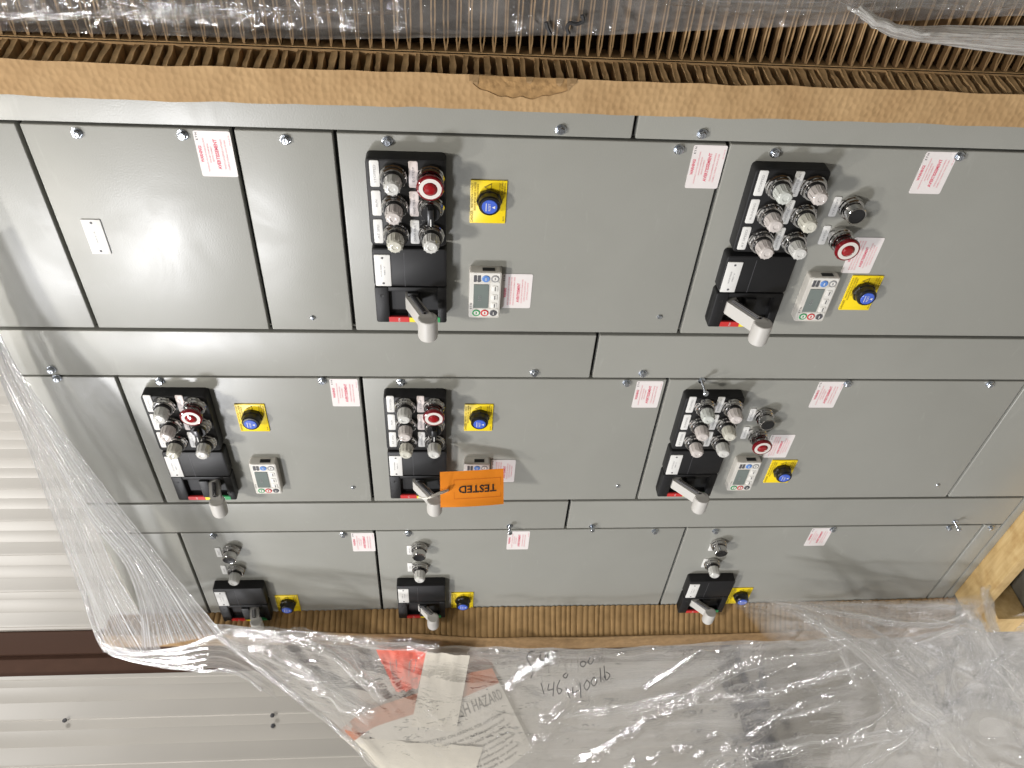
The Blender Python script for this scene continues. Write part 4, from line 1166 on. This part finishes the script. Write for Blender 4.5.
for o in bpy.data.objects:
    if o.get('label', '').startswith('wrinkled translucent'): top_film = o
strokes(top_film, [[(582, 15), (583, 21), (577, 24), (570, 23), (567, 28), (569, 34)], [(546, 22), (548, 29), (551, 34)]], -.014, .0026, 'handwriting')

# papers tucked under the film
def sheet(name, quad, m, label, Y=-.05, crumple=.002, bulge=0, marks=None, n=24, cat='paper'):
    q = [at(x, y, Y if len(r) < 1 else r[0]) for x, y, *r in quad]
    org = sum(q, Vector()) / 4
    nr = (q[1] - q[0]).cross(q[3] - q[0]).normalized()
    if nr.y > 0: nr = -nr
    sd = random.random() * 50
    def P(u, v):
        p = q[0].lerp(q[1], u).lerp(q[3].lerp(q[2], u), v)
        return p + nr * (crumple * noise.noise(Vector((u * 5, v * 5, sd))) + crumple * .5 * noise.noise(Vector((u * 14, v * 14, sd))) + bulge * math.sin(PI * u)) - org
    b = MB(); b.grid(P, n, n, m, uv=False)
    if marks: marks(b, P, nr)
    o = obj(name, b.mesh(name, 60, recalc=False), None, org); tag(o, label, cat)
    return o
def red_marks(b, P, nr):
    for ln in ([(.2, .25), (.16, .5), (.3, .7), (.45, .6)], [(.35, .2), (.3, .45)], [(.62, .6), (.66, .3), (.8, .25), (.76, .55)], [(.5, .8), (.8, .7), (.92, .75)]):
        b.tube([p for p in smooth_line([P(*q) + nr * .001 for q in ln], 5)], .0009, M['grey_ink'], 5)
sheet('red_note', [(376, 650), (427, 650), (418, 688), (396, 693)], M['redpaper'], 'crumpled bright red note seen under the film beside a white sheet', -.104, .008, marks=red_marks)
sheet('paper_sheet', [(426, 652), (470, 656), (456, 731), (411, 727)], M['paper'], 'blank upright off white paper strip under film, between red note and printed form', -.110, .003)
sheet('paper_sheet', [(339, 736), (483, 747), (462, 815), (432, 812)], M['paper2'], 'large blank cream paper flap under film at the bottom edge', -.100, .006)

def form():
    # curled warning form: a cone of paper with a rust orange heading band
    top = [(339, 731, -.098), (362, 712, -.098), (400, 697, -.098), (440, 684, -.098), (470, 672, -.097), (492, 668, -.096)]
    bot = [(412, 790, -.088), (425, 790, -.088), (430, 790, -.086), (470, 782, -.084), (505, 768, -.082), (532, 748, -.080)]
    T_ = [at(*p) for p in top]; B_ = [at(*p) for p in bot]
    org = at(440, 720, -.05)
    def P(u, v):
        p = catmull(T_, u).lerp(catmull(B_, u), v)
        return p + Vector((0, -.006 * math.sin(u * PI) - .002 * noise.noise(Vector((u * 7, v * 6, 4))), 0)) - org
    b = MB()
    b.grid(lambda u, v: P(u, v * .16), 60, 6, M['orange_band'], uv=False)
    b.grid(lambda u, v: P(u, .16 + v * .84), 60, 24, M['paper3'], uv=False)
    e = Vector((0, -.0012, 0))
    def txt(s, u0, u1, v, h, m):
        vs, fs, wd = glyphs(s)
        for f in fs: b.add([P(u0 + (u1 - u0) * vs[i][0] / wd, v - h * vs[i][1] / .7) + e for i in f], [tuple(range(len(f)))], m)
    txt('ARC FLASH HAZARD', .44, .965, .31, .105, M['ink'])
    L = ['THIS EQUIPMENT MUST BE INSPECTED ON ARRIVAL FOR ANY DAMAGE', 'Keep all packing in place until the unit is set in its final position and', 'bolted to the floor. Store indoors in a clean dry place with heaters on.',
         'Lift only by the angle at the top of each shipping split as shown here.', 'Turn off all power supplying this equipment before working inside.', 'Always use a properly rated voltage sensing device to confirm power is off.', 'Replace all devices doors and covers before turning on power.', 'Failure to follow these instructions will result in injury.']
    for k, s in enumerate(L): txt(s, .12 + .02 * (k % 3), .93 - .03 * (k % 2), .46 + k * .065, .032, M['ink'])
    s_ = .03
    b.add([P(.14 - s_, .36) + e, P(.14 + s_, .36) + e, P(.14, .2) + e], [(0, 1, 2)], M['ink'])
    o = obj('printed_form', b.mesh('printed_form', 60, recalc=False), None, org)
    tag(o, 'curled printed hazard form with a rust orange band, under the film', 'paper')
form()

# ------------------------------------------------------------------ light
w = bpy.data.worlds.new('World'); SC.world = w; w.use_nodes = True
nt = w.node_tree; bg = nt.nodes['Background']
tc = nt.nodes.new('ShaderNodeTexCoord'); sp = nt.nodes.new('ShaderNodeSeparateXYZ'); cr = nt.nodes.new('ShaderNodeValToRGB')
nt.links.new(tc.outputs['Generated'], sp.inputs[0])
mr = nt.nodes.new('ShaderNodeMapRange'); mr.inputs[1].default_value = -1; mr.inputs[2].default_value = 1
nt.links.new(sp.outputs['Z'], mr.inputs[0]); nt.links.new(mr.outputs[0], cr.inputs[0])
e = cr.color_ramp.elements
e[0].position = 0; e[0].color = (.17, .16, .14, 1); e[1].position = 1; e[1].color = (.30, .30, .30, 1)
for p_, v_ in ((.40, .14), (.47, .07), (.52, .32), (.60, .40), (.64, .12), (.74, .16), (.77, 1.1), (.82, 1.1), (.85, .18)):  # made-up light and dark bands to give the chrome contrast
    x = e.new(p_); x.color = (v_, v_ * .97, v_ * .92, 1)
nt.links.new(cr.outputs[0], bg.inputs['Color']); bg.inputs['Strength'].default_value = .60

def lamp(name, loc, target, size, power, col=(1, .96, .90)):
    l = bpy.data.lights.new(name, 'AREA'); l.shape = 'DISK'; l.size = size; l.energy = power; l.color = col
    o = bpy.data.objects.new(name, l); COL.objects.link(o); o.location = loc
    d = Vector(target) - Vector(loc); o.rotation_euler = d.to_track_quat('-Z', 'Y').to_euler()
    return o
lamp('high_bay_or_added_lamp', (.75, -3.0, 3.5), (0, 0, 0), .42, 142, (1, .95, .87))
lamp('high_bay_or_added_lamp', (-2.2, -3.6, 4.0), (-.5, 0, 0), .35, 70, (1, .95, .87))
lamp('high_bay_or_added_lamp', (-5.2, -7.9, 4.2), (0, 0, .8), 1.2, 640, (.97, .97, 1))
lamp('high_bay_or_added_lamp', (-3.9, -4.3, 4.2), (0, 0, 1.1), .8, 30, (.97, .97, 1))
lamp('high_bay_or_added_lamp', (-.7, 2.9, 4.4), (-3, .7, .2), .6, 84, (1, .97, .93))  # added lamp behind the cabinets, only there to brighten the wall

for loc in ((2.0, -6.0, 4.2), (-1.2, -6.4, 4.2), (-1.0, -1.9, 4.2), (-6.0, -3.0, 4.2), (1.6, -.9, 4.0), (-2.9, -9.5, 4.2)):  # small extra lamps added to raise glints on the film
    lamp('high_bay_or_added_lamp', loc, (-.5, 0, -.2), .14, 13, (1, .97, .92))

SC.view_settings.view_transform = 'Standard'
SC.view_settings.look = 'None'
SC.view_settings.exposure = -.22
SC.render.engine = 'CYCLES'
SC.cycles.use_denoising = True
SC.cycles.transparent_max_bounces = 24
SC.cycles.max_bounces = 8
SC.cycles.sample_clamp_indirect = 6
